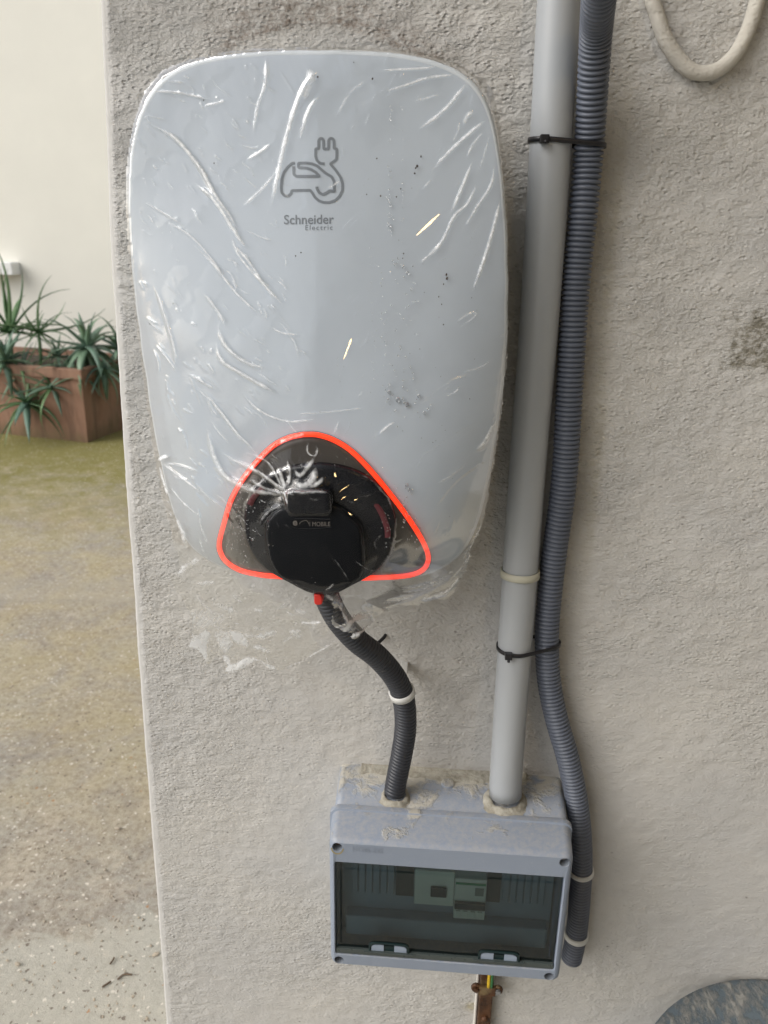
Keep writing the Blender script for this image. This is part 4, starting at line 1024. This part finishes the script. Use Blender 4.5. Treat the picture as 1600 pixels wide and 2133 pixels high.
def revolve(name, prof, mat, parent, n=96, attr=None):
    t = np.linspace(0, 2*math.pi, n+1); P = np.zeros((len(prof), n+1, 3)); A = np.zeros((len(prof), n+1))
    for i, pr_ in enumerate(prof):
        r_, z = pr_[:2]; P[i, :, 0] = TX+r_*np.cos(t); P[i, :, 1] = TY+r_*np.sin(t); P[i, :, 2] = z
        A[i] = pr_[2] if len(pr_) > 2 else 0
    return mk_grid(name, P, mat, parent, attrs={'dust': A})
revolve('tub_body', [(.17, .001), (.175, .004), (.212, .405), (.218, .41), (.218, .424), (.20, .426)], M_tub, tub)
revolve('tub_lid', [(.2195, .412), (TR, .414), (TR, .434), (.2195, .4385), (.213, .4405, .1), (.20, .440, .25), (.17, .438, .10), (.150, .437, .15), (.143, .4375, .5), (.140, .444, .9), (.134, .446, .9), (.128, .4435, .55), (.10, .442, .3), (.05, .442, .3), (.002, .442, .3)], M_tub, tub)

# ------------------------------------------------------------ clinging film
FX = np.arange(248, 1074, 2.5); FY = np.arange(86, 1416, 2.5)
GXp, GYp = np.meshgrid(FX, FY, indexing='ij')
def inpoly(X, Y, poly):
    poly = np.asarray(poly, float); ins = np.zeros(X.shape, bool)
    for (x0, y0), (x1, y1) in zip(poly, np.roll(poly, -1, 0)):
        if y0 == y1: continue
        c = ((y0 > Y) != (y1 > Y)) & (X < (x1-x0)*(Y-y0)/(y1-y0)+x0); ins ^= c
    return ins
def blur(A, r_, it=3):
    for _ in range(it):
        for ax in (0, 1):
            k = int(r_); P_ = np.pad(A, [(k+1, k) if a == ax else (0, 0) for a in (0, 1)], mode='edge'); c = np.cumsum(P_, axis=ax)
            A = (np.take(c, np.arange(2*k+1, c.shape[ax]), axis=ax)-np.take(c, np.arange(0, c.shape[ax]-2*k-1), axis=ax))/(2*k+1)
    return A
def dil(A, r_):
    for _ in range(r_):
        B_ = A.copy()
        B_[1:] = np.maximum(B_[1:], A[:-1]); B_[:-1] = np.maximum(B_[:-1], A[1:]); B_[:, 1:] = np.maximum(B_[:, 1:], A[:, :-1]); B_[:, :-1] = np.maximum(B_[:, :-1], A[:, 1:]); A = B_
    return A
S = surf(GXp, GYp); Dpx = -S[..., 1]; inside = inpoly(GXp, GYp, OUT)
raw = np.where(inside, Dpx, .028)
# outside the body the film falls back towards the wall over a few centimetres
raw = np.where(inside, raw, .088)
low = sstep(1190, 1400, GYp)*(~inside)
raw = np.where(inside, raw, raw*(1-low)+.040*low)
def over(poly, d): 
    global raw
    raw = np.maximum(raw, np.where(inpoly(GXp, GYp, poly), d, 0))
sockd = np.where(inpoly(GXp, GYp, SOCK), -ys_(GXp, GYp), 0); raw = np.maximum(raw, sockd+.0005)
over(LID, .1655); over(HG, .1685); over([(q[0], q[1]) for q in RING], 0)
raw = np.where(inpoly(GXp, GYp, RING), np.maximum(raw, Dpx+.0045), raw)
for (x, y), d in zip(kp[2:4], kd[2:4]):
    raw = np.maximum(raw, np.where((GXp-x)**2+(GYp-y)**2 < 26**2, d+.0155, 0))
hard = raw+.0010
soft = blur(dil(raw, 6), 7, 3)
film = np.maximum(soft, hard)+.0008
film = np.where(inside, np.maximum(blur(film, 1, 1), hard), blur(film, 3, 2))
film = np.maximum(film, np.where(inside, 0, 0))
# slack in the sheet: broad soft pillows and finer ripples
nlow = fbm(GXp/95, GYp/120, 2, 91); nmid = fbm((GXp+GYp*.5)/60, (GYp-GXp*.45)/130, 2, 92); nfin = fbm((GXp-.35*GYp)/16, (GYp+.35*GXp)/60, 2, 93)
left = 1-sstep(620, 700, GXp)
amp = .55+.9*left
topc = sstep(420, 120, GYp)
film += np.maximum(0, .0007*amp*(1+nlow)+.0006*(amp*.7+topc*.6)*nmid+.00008*nfin*(amp+topc))
crease = np.zeros_like(film)
def stroke(pts, w_=4.0, h=.9, c=.8, taper=True):
    """a fold standing off the sheet: h in millimetres, c how much the doubled film whitens"""
    global film, crease
    if np.mean([q[1] for q in pts]) > 1190 and w_ > 3.5: w_ *= 1.55
    P = smooth_path(np.array(pts, float), 4) if len(pts) > 2 else np.linspace(pts[0], pts[-1], 20)
    x0, y0 = P.min(0)-w_*3; x1, y1 = P.max(0)+w_*3
    i0, i1 = np.searchsorted(FX, [x0, x1]); j0, j1 = np.searchsorted(FY, [y0, y1])
    if i1 <= i0 or j1 <= j0: return
    X = GXp[i0:i1, j0:j1]; Y = GYp[i0:i1, j0:j1]; best = np.full(X.shape, 1e9); tt = np.zeros(X.shape); n_ = len(P)
    for k in range(n_-1):
        a, b = P[k], P[k+1]; d = b-a; L = d@d+1e-9
        t_ = np.clip(((X-a[0])*d[0]+(Y-a[1])*d[1])/L, 0, 1); dd = (X-a[0]-t_*d[0])**2+(Y-a[1]-t_*d[1])**2
        m_ = dd < best; best = np.where(m_, dd, best); tt = np.where(m_, (k+t_)/(n_-1), tt)
    tp = np.clip(np.sin(np.pi*np.clip(tt, .001, .999))*1.6, .12, 1) if taper else 1.0
    ww = w_*.62*(.35+.65*tp); prof = np.exp(-best/(ww*ww))
    if P[:, 1].mean() > 1200: c = min(1.1, c*1.35)
    if P[:, 1].mean() > 1200: best = best*(1+1.6*fbm(X/9, Y/9, 3, 8)).clip(.25)
    film[i0:i1, j0:j1] += prof*h*.001*tp
    nz_ = .72+.4*fbm(X/7, Y/7, 3, 5)
    core = np.exp(-best/((ww*.8)**2))*c*tp*nz_
    crease[i0:i1, j0:j1] = np.maximum(crease[i0:i1, j0:j1], core)
ST = [
 ([(309,194),(334,191),(378,194),(419,203),(444,209)],4,1,.55),([(425,222),(450,216),(475,208)],4,.8,.5),
 ([(306,256),(356,281),(388,312),(419,353),(450,409),(481,453),(500,494)],7,1.8,.62),([(403,381),(437,406),(469,450),(500,500),(525,525)],7,1.6,.6),
 ([(481,487),(497,531),(537,578),(569,600)],5,1.2,.55),([(298,419),(341,444),(381,469)],3,1,.55),([(344,459),(400,494),(444,544),(472,581)],4,1,.5),
 ([(556,116),(553,175),(537,225),(528,284)],6,1.3,.45),([(669,141),(637,175),(612,237),(594,300),(581,359),(562,447)],8,1.6,.5),([(640,140),(650,160),(640,185),(628,215)],16,1.2,.45),([(669,194),(644,231),(622,297)],6,1.2,.5),
 ([(512,336),(544,316),(569,297)],4,1,.5),([(503,434),(544,397),(578,356)],4,1,.5),([(497,300),(525,308),(550,306)],3,.7,.4),([(509,478),(544,494),(569,503)],3,.7,.45),
 ([(337,169),(362,170),(387,172)],3,.8,.4),([(294,250),(312,242),(334,247),(353,247)],3,.7,.4),
 ([(782,148),(841,144),(892,141),(920,132)],4,1,.6),([(796,192),(841,179),(892,162),(957,155)],5,1.2,.6),([(772,163),(737,186),(717,213),(698,249)],3,.9,.55),
 ([(868,272),(909,244),(944,210),(978,165)],7,1.6,.6),([(861,213),(892,203),(923,194)],3,.7,.5),([(899,357),(930,323),(971,285),(1018,244)],6,1.5,.65),
 ([(971,333),(985,302),(1011,270)],4,1,.55),([(939,299),(954,275),(956,251)],4,.8,.4),([(939,447),(964,388),(987,330)],6,1.4,.6),([(995,368),(1009,320),(1023,272)],3,.8,.45),
 ([(885,547),(920,505),(947,450),(975,423),(999,371)],5,1.4,.65),([(961,485),(995,430),(1023,385),(1030,340)],5,1.3,.6),([(988,600),(1012,529),(1033,457),(1043,406)],7,1.4,.6),
 ([(682,394),(696,385),(710,375)],3,.8,.7),([(880,394),(892,381),(902,371)],3,.7,.6),([(966,261),(975,241),(987,230)],9,.9,.45),([(876,548),(884,540),(892,532)],3,.8,.6),
 ([(478,500),(516,542),(553,596),(595,641)],6,1.6,.55),([(399,505),(447,553),(484,601),(521,638),(550,662)],5,1.2,.5),([(425,609),(457,654),(468,681)],6,1.2,.45),
 ([(455,670),(462,707),(489,739),(526,760),(566,766)],6,1.6,.5),([(452,712),(462,750),(500,776),(547,803),(582,824)],7,1.8,.5),([(561,681),(590,694),(627,698)],4,1,.5),([(616,728),(630,732),(642,740)],3,.7,.4),
 ([(505,819),(542,856),(595,877),(643,875),(667,867)],4,1.2,.6),([(606,861),(675,859),(771,848)],3,.9,.5),([(425,813),(462,861),(500,909),(542,946)],5,1.2,.5),([(393,779),(425,797),(452,813)],4,1,.45),
 ([(319,585),(346,665),(362,723),(367,771)],6,1.2,.4),([(330,606),(350,680),(372,740)],4,1,.4),([(324,718),(351,750),(370,776)],4,1,.5),([(433,898),(447,952),(473,994),(505,1002)],9,1.5,.45),
 ([(981,614),(999,569),(1015,527),(1026,500)],4,1.1,.6),([(946,681),(962,662),(991,651),(983,665),(951,683)],2.5,.8,.65),([(787,906),(808,888),(826,877)],4,1.1,.7),([(694,909),(700,893),(707,875)],3,.9,.6),
 ([(986,941),(1010,920),(1034,872)],8,1.5,.55),([(877,550),(903,521),(925,500)],3,.9,.6),([(930,825),(950,815),(957,803)],3,.8,.5),([(962,776),(1000,765),(1026,748)],3,.8,.45),
 ([(905,1010),(940,990),(975,960)],5,.9,.25),([(830,990),(900,935),(985,880)],6,1,.15),([(860,860),(930,800),(1010,775)],7,1,.15),([(900,1060),(950,1000),(1005,960)],6,1,.12),([(880,1110),(905,1060),(925,1030)],12,.7,.08),
 ([(330,962),(352,975),(385,1000),(425,1030)],5,1.2,.6),([(328,960),(340,952),(352,950)],7,1.2,.8),([(330,965),(340,1000),(352,1040)],5,1,.5),([(332,965),(370,968),(420,985)],3,.9,.5),([(352,1010),(380,1045),(420,1080)],4,1,.45),
 ([(365,1075),(380,1110),(385,1140)],8,1.2,.45),([(400,1000),(440,1040),(470,1060)],5,1,.35),([(410,1050),(420,1100),(440,1150)],5,1,.3),
 ([(440,965),(480,1000),(530,1022),(590,1030)],9,1.6,.5),([(455,940),(500,965),(550,990),(592,1028)],7,1.3,.42),([(515,945),(560,965),(592,1025)],5,1.1,.4),([(540,985),(570,1005),(594,1026)],5,1,.45),
 ([(520,1000),(555,1018),(594,1030)],7,1.2,.42),([(580,975),(588,1000),(596,1026)],9,1.3,.5),([(600,960),(604,985),(600,1015)],6,1.2,.5),([(610,975),(625,990),(640,975),(658,950)],9,1.4,.5),([(645,915),(640,940),(655,950),(662,935),(655,925)],4,1,.45),
 ([(612,1000),(630,1012),(650,1000),(660,970)],14,1.4,.5),([(595,1022),(630,1026),(660,1024),(690,1026)],7,1.2,.35),([(640,1038),(655,1040),(670,1042)],9,.8,.15),([(640,1018),(665,1005),(675,992)],9,1.2,.5),([(590,1020),(596,1040),(600,1055)],4,1,.5),
 ([(700,1024),(730,1012),(790,985),(850,962)],7,1.2,.12),([(700,1030),(760,1030),(800,1012)],6,1.2,.10),([(702,1034),(730,1045),(775,1060),(790,1075)],6,1.3,.12),([(535,1100),(560,1065),(598,1052)],7,1.2,.25),([(690,1155),(715,1190),(730,1215)],4,1.1,.22),([(670,1120),(690,1150),(700,1180)],3,.9,.10),
 ([(800,1110),(780,1130),(790,1150)],4,1,.2),([(735,1165),(765,1185),(790,1190)],3,1,.25),([(790,1150),(815,1130),(840,1120)],3,.8,.2),
 # loose flap under the body
 
 
 
 ([(606,1312),(615,1318),(625,1322)],7,1.2,.5),([(622,1295),(647,1298),(672,1295)],4,1,.5),([(528,1269),(540,1272),(550,1275)],4,1,.45),([(612,1270),(625,1274),(640,1274)],6,1,.35),
 ([(587,1394),(637,1378),(662,1359),(697,1341)],4,1.2,.55),([(700,1334),(720,1312),(737,1292),(786,1274)],9,1.8,.6),([(700,1250),(722,1290),(740,1325)],4,1,.35),([(690,1310),(720,1300),(745,1290)],3,1,.45),
 ([(720,1330),(745,1322),(780,1295)],4,1.2,.6),([(800,1270),(818,1268),(828,1266)],3,1,.6),([(430,1280),(450,1290),(470,1300)],12,1,.22),([(400,1240),(430,1262),(450,1290)],6,1,.2),
 ([(1002,1085),(985,1130),(955,1175)],3,1.2,.4),([(1005,1070),(992,1125),(965,1178),(930,1220)],4,1.2,.4),([(960,1180),(920,1205),(870,1222),(820,1228)],3,1,.35),([(965,1190),(930,1232),(880,1245)],4,1.2,.35),([(830,1235),(880,1228),(940,1200)],3,1,.3),([(870,1250),(905,1243),(940,1235)],4,1,.35),([(790,1255),(830,1250),(870,1240)],4,1,.3),
 ([(300,1000),(300,1001)],1,0,0)]
for a_ in ST: stroke(*a_)
# many small unnamed puckers, denser on the left side and top, running down-right there and up-right on the right
r_ = random.Random(12)
for i in range(420):
    lf = r_.random() < .62
    if lf: x = r_.uniform(285, 600); y = r_.uniform(130, 1120); a = r_.uniform(.5, 1.25)
    else: x = r_.uniform(700, 1040); y = r_.uniform(130, 1120); a = -r_.uniform(.5, 1.3)
    L = r_.uniform(8, 34)*(1 if r_.random() < .8 else 2.3); cv = r_.uniform(-.3, .3)
    p0 = (x, y); p1 = (x+math.cos(a)*L*.5, y+math.sin(a)*L*.5); p2 = (x+math.cos(a+cv)*L, y+math.sin(a+cv)*L)
    stroke([p0, p1, p2], r_.uniform(1.8, 3.6), r_.uniform(.3, .9), r_.uniform(.08, .42) if lf else r_.uniform(.0, .26))
for i in range(55):   # lower flap crumples
    x = r_.uniform(380, 760); y = r_.uniform(1215, 1390); a = r_.uniform(-1.2, 1.2); L = r_.uniform(8, 30)
    stroke([(x, y), (x+math.cos(a)*L*.5, y+math.sin(a)*L*.5+2), (x+math.cos(a)*L, y+math.sin(a)*L)], r_.uniform(2, 5), r_.uniform(.4, 1.1), r_.uniform(.05, .35))
FO = [(330,152),(337,146),(345,143),(390,126),(450,111),(520,102),(600,98),(760,99),(850,104),(910,116),(960,134),(1000,160),(1022,180),(1036,215),(1046,290),(1055,380),(1060,470),(1063,560),(1061,660),(1056,760),(1047,850),(1040,900),(1030,965),(1018,1030),(1006,1090),(985,1140),(972,1185),(955,1215),(938,1246),(900,1252),(860,1262),(828,1262),(800,1276),(775,1300),(745,1330),(720,1330),(690,1345),(655,1366),(610,1388),(585,1398),(555,1392),(535,1378),(500,1396),(465,1404),(470,1388),(455,1370),(440,1384),(430,1382),(412,1354),(391,1350),(394,1335),(400,1300),(385,1260),(358,1215),(356,1195),(372,1172),(362,1140),(350,1085),(336,1030),(324,968),(312,900),(298,800),(292,745),(284,690),(275,610),(268,540),(263,470),(261,400),(266,320),(276,262),(290,222),(298,190),(310,176)]
r2 = random.Random(5)
fo = smooth_path(np.array(FO+[FO[0]], float), 5)[:-1]
fo = fo+np.stack([fbm(fo[:, 0]/14, fo[:, 1]/14, 3, 71), fbm(fo[:, 0]/14+9, fo[:, 1]/14, 3, 72)], 1)*3.2
fmask = inpoly(GXp, GYp, fo)
FP = at(GXp, GYp, -film)
_wx = GXp+26*fbm(GXp/45, GYp/45, 3, 201); _wy = GYp+26*fbm(GXp/45, GYp/45, 3, 202)
_cn = fbm((_wx+.55*_wy)/70, (_wy-.55*_wx)/190, 3, 203)
contact = sstep(-.03, .05, _cn)*(.35+.65*np.maximum(1-sstep(600, 720, GXp), .55*sstep(330, 180, GYp)))+.10*sstep(.05, .12, fbm(GXp/16, GYp/60, 3, 204))
contact = np.where(inside, contact, .35+.4*sstep(.0, .1, _cn))
_sk = np.exp(-(((GXp-665)/185)**2+((GYp-1105)/180)**2)**3)
contact = contact*(1-_sk)+_sk*(-.20+.75*np.exp(-(((GXp-585)/75)**2+((GYp-985)/50)**2)**2)*(_cn > -.1)); contact = np.where(inpoly(GXp, GYp, SOCK) & (GYp > 1060), -.22, contact)
PATCH = [([(945,205),(1040,150),(1060,180),(1040,230),(1045,310),(1000,270),(950,235)],1.0),([(960,60),(1060,45),(1130,70),(1140,110),(980,150),(965,120)],.35),([(1075,150),(1150,160),(1175,220),(1130,270),(1100,230)],.6),
 ([(1150,150),(1210,165),(1250,215),(1240,235),(1180,210)],.9),([(1110,270),(1150,290),(1170,330),(1240,290),(1290,290),(1270,330),(1180,370),(1120,355),(1150,330)],1.0),([(1280,290),(1330,315),(1395,345),(1380,355),(1290,335)],1.0),
 ([(1225,165),(1290,175),(1400,150),(1390,175),(1300,195),(1230,180)],.7),([(1265,225),(1310,225),(1365,260),(1350,265),(1280,240)],.65),([(1060,0),(1160,35),(1200,60),(1190,75),(1080,25)],.5),([(1270,130),(1340,145),(1330,158),(1275,142)],.5),
 ([(868,-125),(910,-165),(985,-215),(1015,-208),(945,-165),(905,-118)],.55),([(985,-88),(1040,-98),(1085,-95),(1078,-78),(1020,-72)],.5),([(1440,150),(1500,165),(1530,190),(1480,185)],.55),([(1480,110),(1600,112),(1590,124),(1490,120)],.5)]
jx = GXp+3.5*fbm(GXp/9, GYp/9, 3, 401); jy = GYp+3.5*fbm(GXp/9, GYp/9, 3, 402)
for pl, vv in PATCH:
    mk_ = inpoly(jx, jy, [(x/2.416, y/2.416+1250) for x, y in pl]).astype(float)
    sm = blur(mk_, 1, 1); hatch = .62+.75*fbm((GXp+GYp)/5, (GXp-GYp)/16, 3, 403)
    crease = np.maximum(crease, sm*vv*np.clip(hatch, .35, 1.1)*1.0); film += blur(mk_, 3, 2)*.0016*vv
for q_ in (0,):
    dg = fbm((GXp*.8+GYp)/26, (GXp-GYp*.8)/260, 3, 501)
    contact += np.where(inside, .30*sstep(.0, .12, dg)*sstep(700, 800, GXp)*sstep(500, 800, GYp)*(1-_sk), 0)
FP = at(GXp, GYp, -film)
def film_mat():
    mt = bpy.data.materials.new('clear_cling_film'); mt.use_nodes = True; nd = mt.node_tree.nodes; lk = mt.node_tree.links; nd.clear()
    out = nd.new('ShaderNodeOutputMaterial'); tr = nd.new('ShaderNodeBsdfTransparent'); tr.inputs[0].default_value = (.985, .985, .985, 1)
    gl = nd.new('ShaderNodeBsdfGlossy'); gl.inputs[0].default_value = (1, 1, 1, 1); gl.inputs['Roughness'].default_value = .07
    df = nd.new('ShaderNodeBsdfDiffuse'); df.inputs[0].default_value = (.93, .95, .97, 1)
    tl = nd.new('ShaderNodeBsdfTranslucent'); tl.inputs[0].default_value = (.85, .87, .90, 1)
    wh = nd.new('ShaderNodeMixShader'); wh.inputs[0].default_value = .12; lk.new(df.outputs[0], wh.inputs[1]); lk.new(tl.outputs[0], wh.inputs[2])
    at_ = nd.new('ShaderNodeAttribute'); at_.attribute_name = 'crease'
    pos = geo_pos(nd, lk); hz = noise(nd, lk, pos, 24, 5, .6); fz = noise(nd, lk, pos, 210, 5, .7)
    cr = math_(nd, lk, 'MULTIPLY', at_.outputs['Fac'], math_(nd, lk, 'MULTIPLY_ADD', fz, 1.5, .25))
    cr = ramp(nd, lk, cr, .08, .52)
    f = math_(nd, lk, 'ADD', math_(nd, lk, 'MULTIPLY', cr, .92), math_(nd, lk, 'MULTIPLY', ramp(nd, lk, hz, .50, .80), .010))
    f = math_(nd, lk, 'MINIMUM', math_(nd, lk, 'ADD', f, .002), .9)
    nrm = bump(nd, lk, math_(nd, lk, 'ADD', fz, noise(nd, lk, pos, 60, 3)), .00012, .5); lk.new(nrm, gl.inputs['Normal'])
    fr = nd.new('ShaderNodeFresnel'); fr.inputs[0].default_value = 1.5; lk.new(nrm, fr.inputs['Normal'])
    # where the sheet lies wet against the cover it reflects less than where air is trapped under it
    a2 = nd.new('ShaderNodeAttribute'); a2.attribute_name = 'contact'
    m1 = nd.new('ShaderNodeMixShader'); lk.new(math_(nd, lk, 'MINIMUM', math_(nd, lk, 'MULTIPLY', fr.outputs[0], math_(nd, lk, 'MULTIPLY_ADD', a2.outputs['Fac'], 1.15, .30)), .35), m1.inputs[0]); lk.new(tr.outputs[0], m1.inputs[1]); lk.new(gl.outputs[0], m1.inputs[2])
    m2 = nd.new('ShaderNodeMixShader'); lk.new(f, m2.inputs[0]); lk.new(m1.outputs[0], m2.inputs[1]); lk.new(wh.outputs[0], m2.inputs[2])
    lk.new(m2.outputs[0], out.inputs[0]); return mt
M_film = film_mat()
wrap = empty('film_wrap', (CX, -.1, CZ), 'clear crinkled plastic film clinging over the charger with a loose torn flap', 'plastic film')
fm = mk_grid('film_sheet', FP, M_film, wrap, mask=fmask, attrs={'crease': crease, 'contact': contact})

# film lookup
def film_at(px, py, off=0.0):
    i = int(np.clip(round((px-FX[0])/2.5), 0, len(FX)-1)); j = int(np.clip(round((py-FY[0])/2.5), 0, len(FY)-1))
    return at(px, py, -(film[i, j]+off))
# porch lamp (lit) and the few folds whose facets catch it
LP = np.array([.75, -1.9, 2.50])
lamp = empty('porch_lamp', (float(LP[0]), float(LP[1]), 2.70), 'small lit round lamp under the porch ceiling', 'lamp')
mt, nd, lk, bs = node_mat('warm_lamp_glass'); bs.inputs['Emission Color'].default_value = (1, .66, .28, 1); bs.inputs['Emission Strength'].default_value = 38
def sph(name, c, r_, mat, parent, zs=1.0):
    bm = bmesh.new(); bmesh.ops.create_uvsphere(bm, u_segments=20, v_segments=12, radius=1, matrix=Matrix.Translation(c) @ Matrix.Diagonal((r_, r_, r_*zs, 1)))
    V = [tuple(v.co) for v in bm.verts]; Fc = [[v.index for v in f.verts] for f in bm.faces]; bm.free(); return mk(name, V, Fc, mat, parent, True)
sph('lamp_globe', LP, .07, mt, lamp)
V, Fc = tube_vf([(LP[0], LP[1], 2.5), (LP[0], LP[1], 2.6), (LP[0], LP[1], 2.7)], .03, 12); mk('lamp_stem', V, Fc, M_white, lamp)
def glint(x0, y0, x1, y1, wpx, seed):
    n_ = 14; r_ = random.Random(seed); V = []
    a = np.array([x0, y0], float); b = np.array([x1, y1], float); d = b-a; L = np.linalg.norm(d); nn_ = np.array([-d[1], d[0]])/L
    def ray_(q): return RT*((q[0]-800)/F)+UP*((1066.5-q[1])/F)+FW
    C0 = film_at(a[0], a[1], .0030)
    for i in range(n_+1):
        t = i/n_; c = a+d*t+nn_*r_.uniform(-.5, .5); w2 = wpx/2*(.35+.65*math.sin(math.pi*min(max(t, .05), .95)))*r_.uniform(.7, 1.2)
        v1 = CP-C0; v1 /= np.linalg.norm(v1); v2 = LP-C0; v2 /= np.linalg.norm(v2); nm = v1+v2; nm /= np.linalg.norm(nm)
        rc_ = ray_(c); C0 = CP+rc_*(((C0-CP)@nm)/(rc_@nm))
        for s_ in (-1, 1):
            ray = ray_(c+nn_*w2*s_); V.append(CP+ray*(((C0-CP)@nm)/(ray@nm)))
    Fc = [(2*i, 2*i+1, 2*i+3, 2*i+2) for i in range(n_)]
    return mk('film_fold', V, Fc, M_fold, wrap)
mtf = bpy.data.materials.new('doubled_film_fold'); mtf.use_nodes = True; nd = mtf.node_tree.nodes; lk = mtf.node_tree.links; nd.clear()
o_ = nd.new('ShaderNodeOutputMaterial'); t_ = nd.new('ShaderNodeBsdfTransparent'); g_ = nd.new('ShaderNodeBsdfGlossy'); g_.inputs['Roughness'].default_value = .14
mx = nd.new('ShaderNodeMixShader'); mx.inputs[0].default_value = .16; lk.new(t_.outputs[0], mx.inputs[1]); lk.new(g_.outputs[0], mx.inputs[2]); lk.new(mx.outputs[0], o_.inputs[0]); M_fold = mtf
for i, g in enumerate([(868, 490, 915, 446, 5), (716, 748, 741, 683, 3.5), (697, 985, 699, 994, 4), (707, 1024, 726, 1011, 1.3), (711, 1041, 720, 1034, 1.3), (726, 1068, 733, 1073, 2.5), (738, 1041, 745, 1040, 1.6)]): glint(*g, i)

# water droplets caught on the film
def water():
    mt = bpy.data.materials.new('water_droplet'); mt.use_nodes = True; nd = mt.node_tree.nodes; lk = mt.node_tree.links; nd.clear()
    out = nd.new('ShaderNodeOutputMaterial'); tr = nd.new('ShaderNodeBsdfTransparent'); tr.inputs[0].default_value = (.86, .87, .88, 1)
    gl = nd.new('ShaderNodeBsdfGlossy'); gl.inputs['Roughness'].default_value = .04; gl.inputs[0].default_value = (1, 1, 1, 1)
    fr = nd.new('ShaderNodeFresnel'); fr.inputs[0].default_value = 1.6
    m1 = nd.new('ShaderNodeMixShader'); lk.new(math_(nd, lk, 'MINIMUM', math_(nd, lk, 'MULTIPLY', fr.outputs[0], 2.0), 1.0), m1.inputs[0]); lk.new(tr.outputs[0], m1.inputs[1]); lk.new(gl.outputs[0], m1.inputs[2]); lk.new(m1.outputs[0], out.inputs[0]); return mt
M_water = water()
def blobs(name, pts, mat, kind='stuff', flat=.5):
    bm = bmesh.new()
    for (x, y, r_) in pts:
        q = film_at(x, y, .0001); bmesh.ops.create_icosphere(bm, subdivisions=2 if r_ > .0012 else 1, radius=1, matrix=Matrix.Translation(q) @ Matrix.Diagonal((r_, r_*flat, r_*random.uniform(.9, 1.5), 1)))
    for f in bm.faces: f.smooth = True
    me = bpy.data.meshes.new(name); bm.to_mesh(me); bm.free(); me.materials.append(mat); o = bpy.data.objects.new(name, me); COL.objects.link(o)
    o.parent = wrap; o.location = -world_loc(wrap); o['kind'] = kind; return o
r3 = random.Random(77); W = []
def col(x0, y0, x1, y1, n_, sp, r0, r1):
    for i in range(int(n_*.55)):
        t = r3.random(); W.append((x0+(x1-x0)*t+r3.gauss(0, sp), y0+(y1-y0)*t+r3.gauss(0, 3), r3.uniform(r0, r1)*.8*(1 if r3.random() < .9 else 1.7)))
col(812, 215, 812, 500, 60, 3, .00035, .0008); col(836, 220, 840, 520, 45, 2, .0003, .0006); col(806, 380, 822, 560, 25, 5, .0005, .0011)
col(795, 560, 806, 880, 55, 4, .0004, .0010); col(830, 540, 870, 640, 40, 14, .0005, .0012); col(835, 640, 840, 900, 60, 18, .0005, .0013); col(820, 820, 868, 860, 26, 20, .0009, .0020)
col(770, 480, 780, 800, 35, 3, .0003, .0006); col(700, 700, 712, 830, 12, 2, .0003, .0006)
col(515, 1000, 505, 1180, 150, 14, .0005, .0010); col(500, 1040, 480, 1160, 80, 12, .0005, .0010); col(840, 1010, 870, 1180, 80, 14, .0005, .0013); col(800, 1060, 815, 1160, 45, 6, .0005, .0009)
col(652, 1205, 655, 1240, 10, 2, .0004, .0007); col(455, 1230, 470, 1300, 40, 22, .0003, .0007); col(560, 1080, 580, 1230, 14, 5, .0003, .0006); col(690, 940, 720, 970, 10, 8, .0003, .0006)
col(300, 300, 420, 800, 40, 25, .0003, .0006)
blobs('water_droplets', W, M_water)
M_speck = plastic('dirt_speck', (.05, .035, .025), .8)
SP = [(785,330,.0011),(877,326,.0010),(869,346,.0015),(866,350,.001),(864,361,.0013),(793,408,.0010),(826,410,.0010),(835,393,.0008),(627,526,.0010),(616,533,.0009),(930,572,.0013),(931,580,.0015),(924,592,.0008),(662,160,.0011),(776,164,.0012),(737,130,.0006),(640,340,.0004),(446,340,.0008),(424,209,.0007),(914,618,.0008),(920,634,.0007),(924,676,.0009),(841,528,.0008),(839,538,.0007),(764,405,.0007),(312,675,.0007),(642,1290,.0006),(858,392,.0005)]
for i in range(40): SP.append((r3.uniform(760, 1010), r3.uniform(480, 1150), r3.uniform(.0003, .0006)))
blobs('dirt_specks', [(x, y, r_*.72) for x, y, r_ in SP], M_speck)
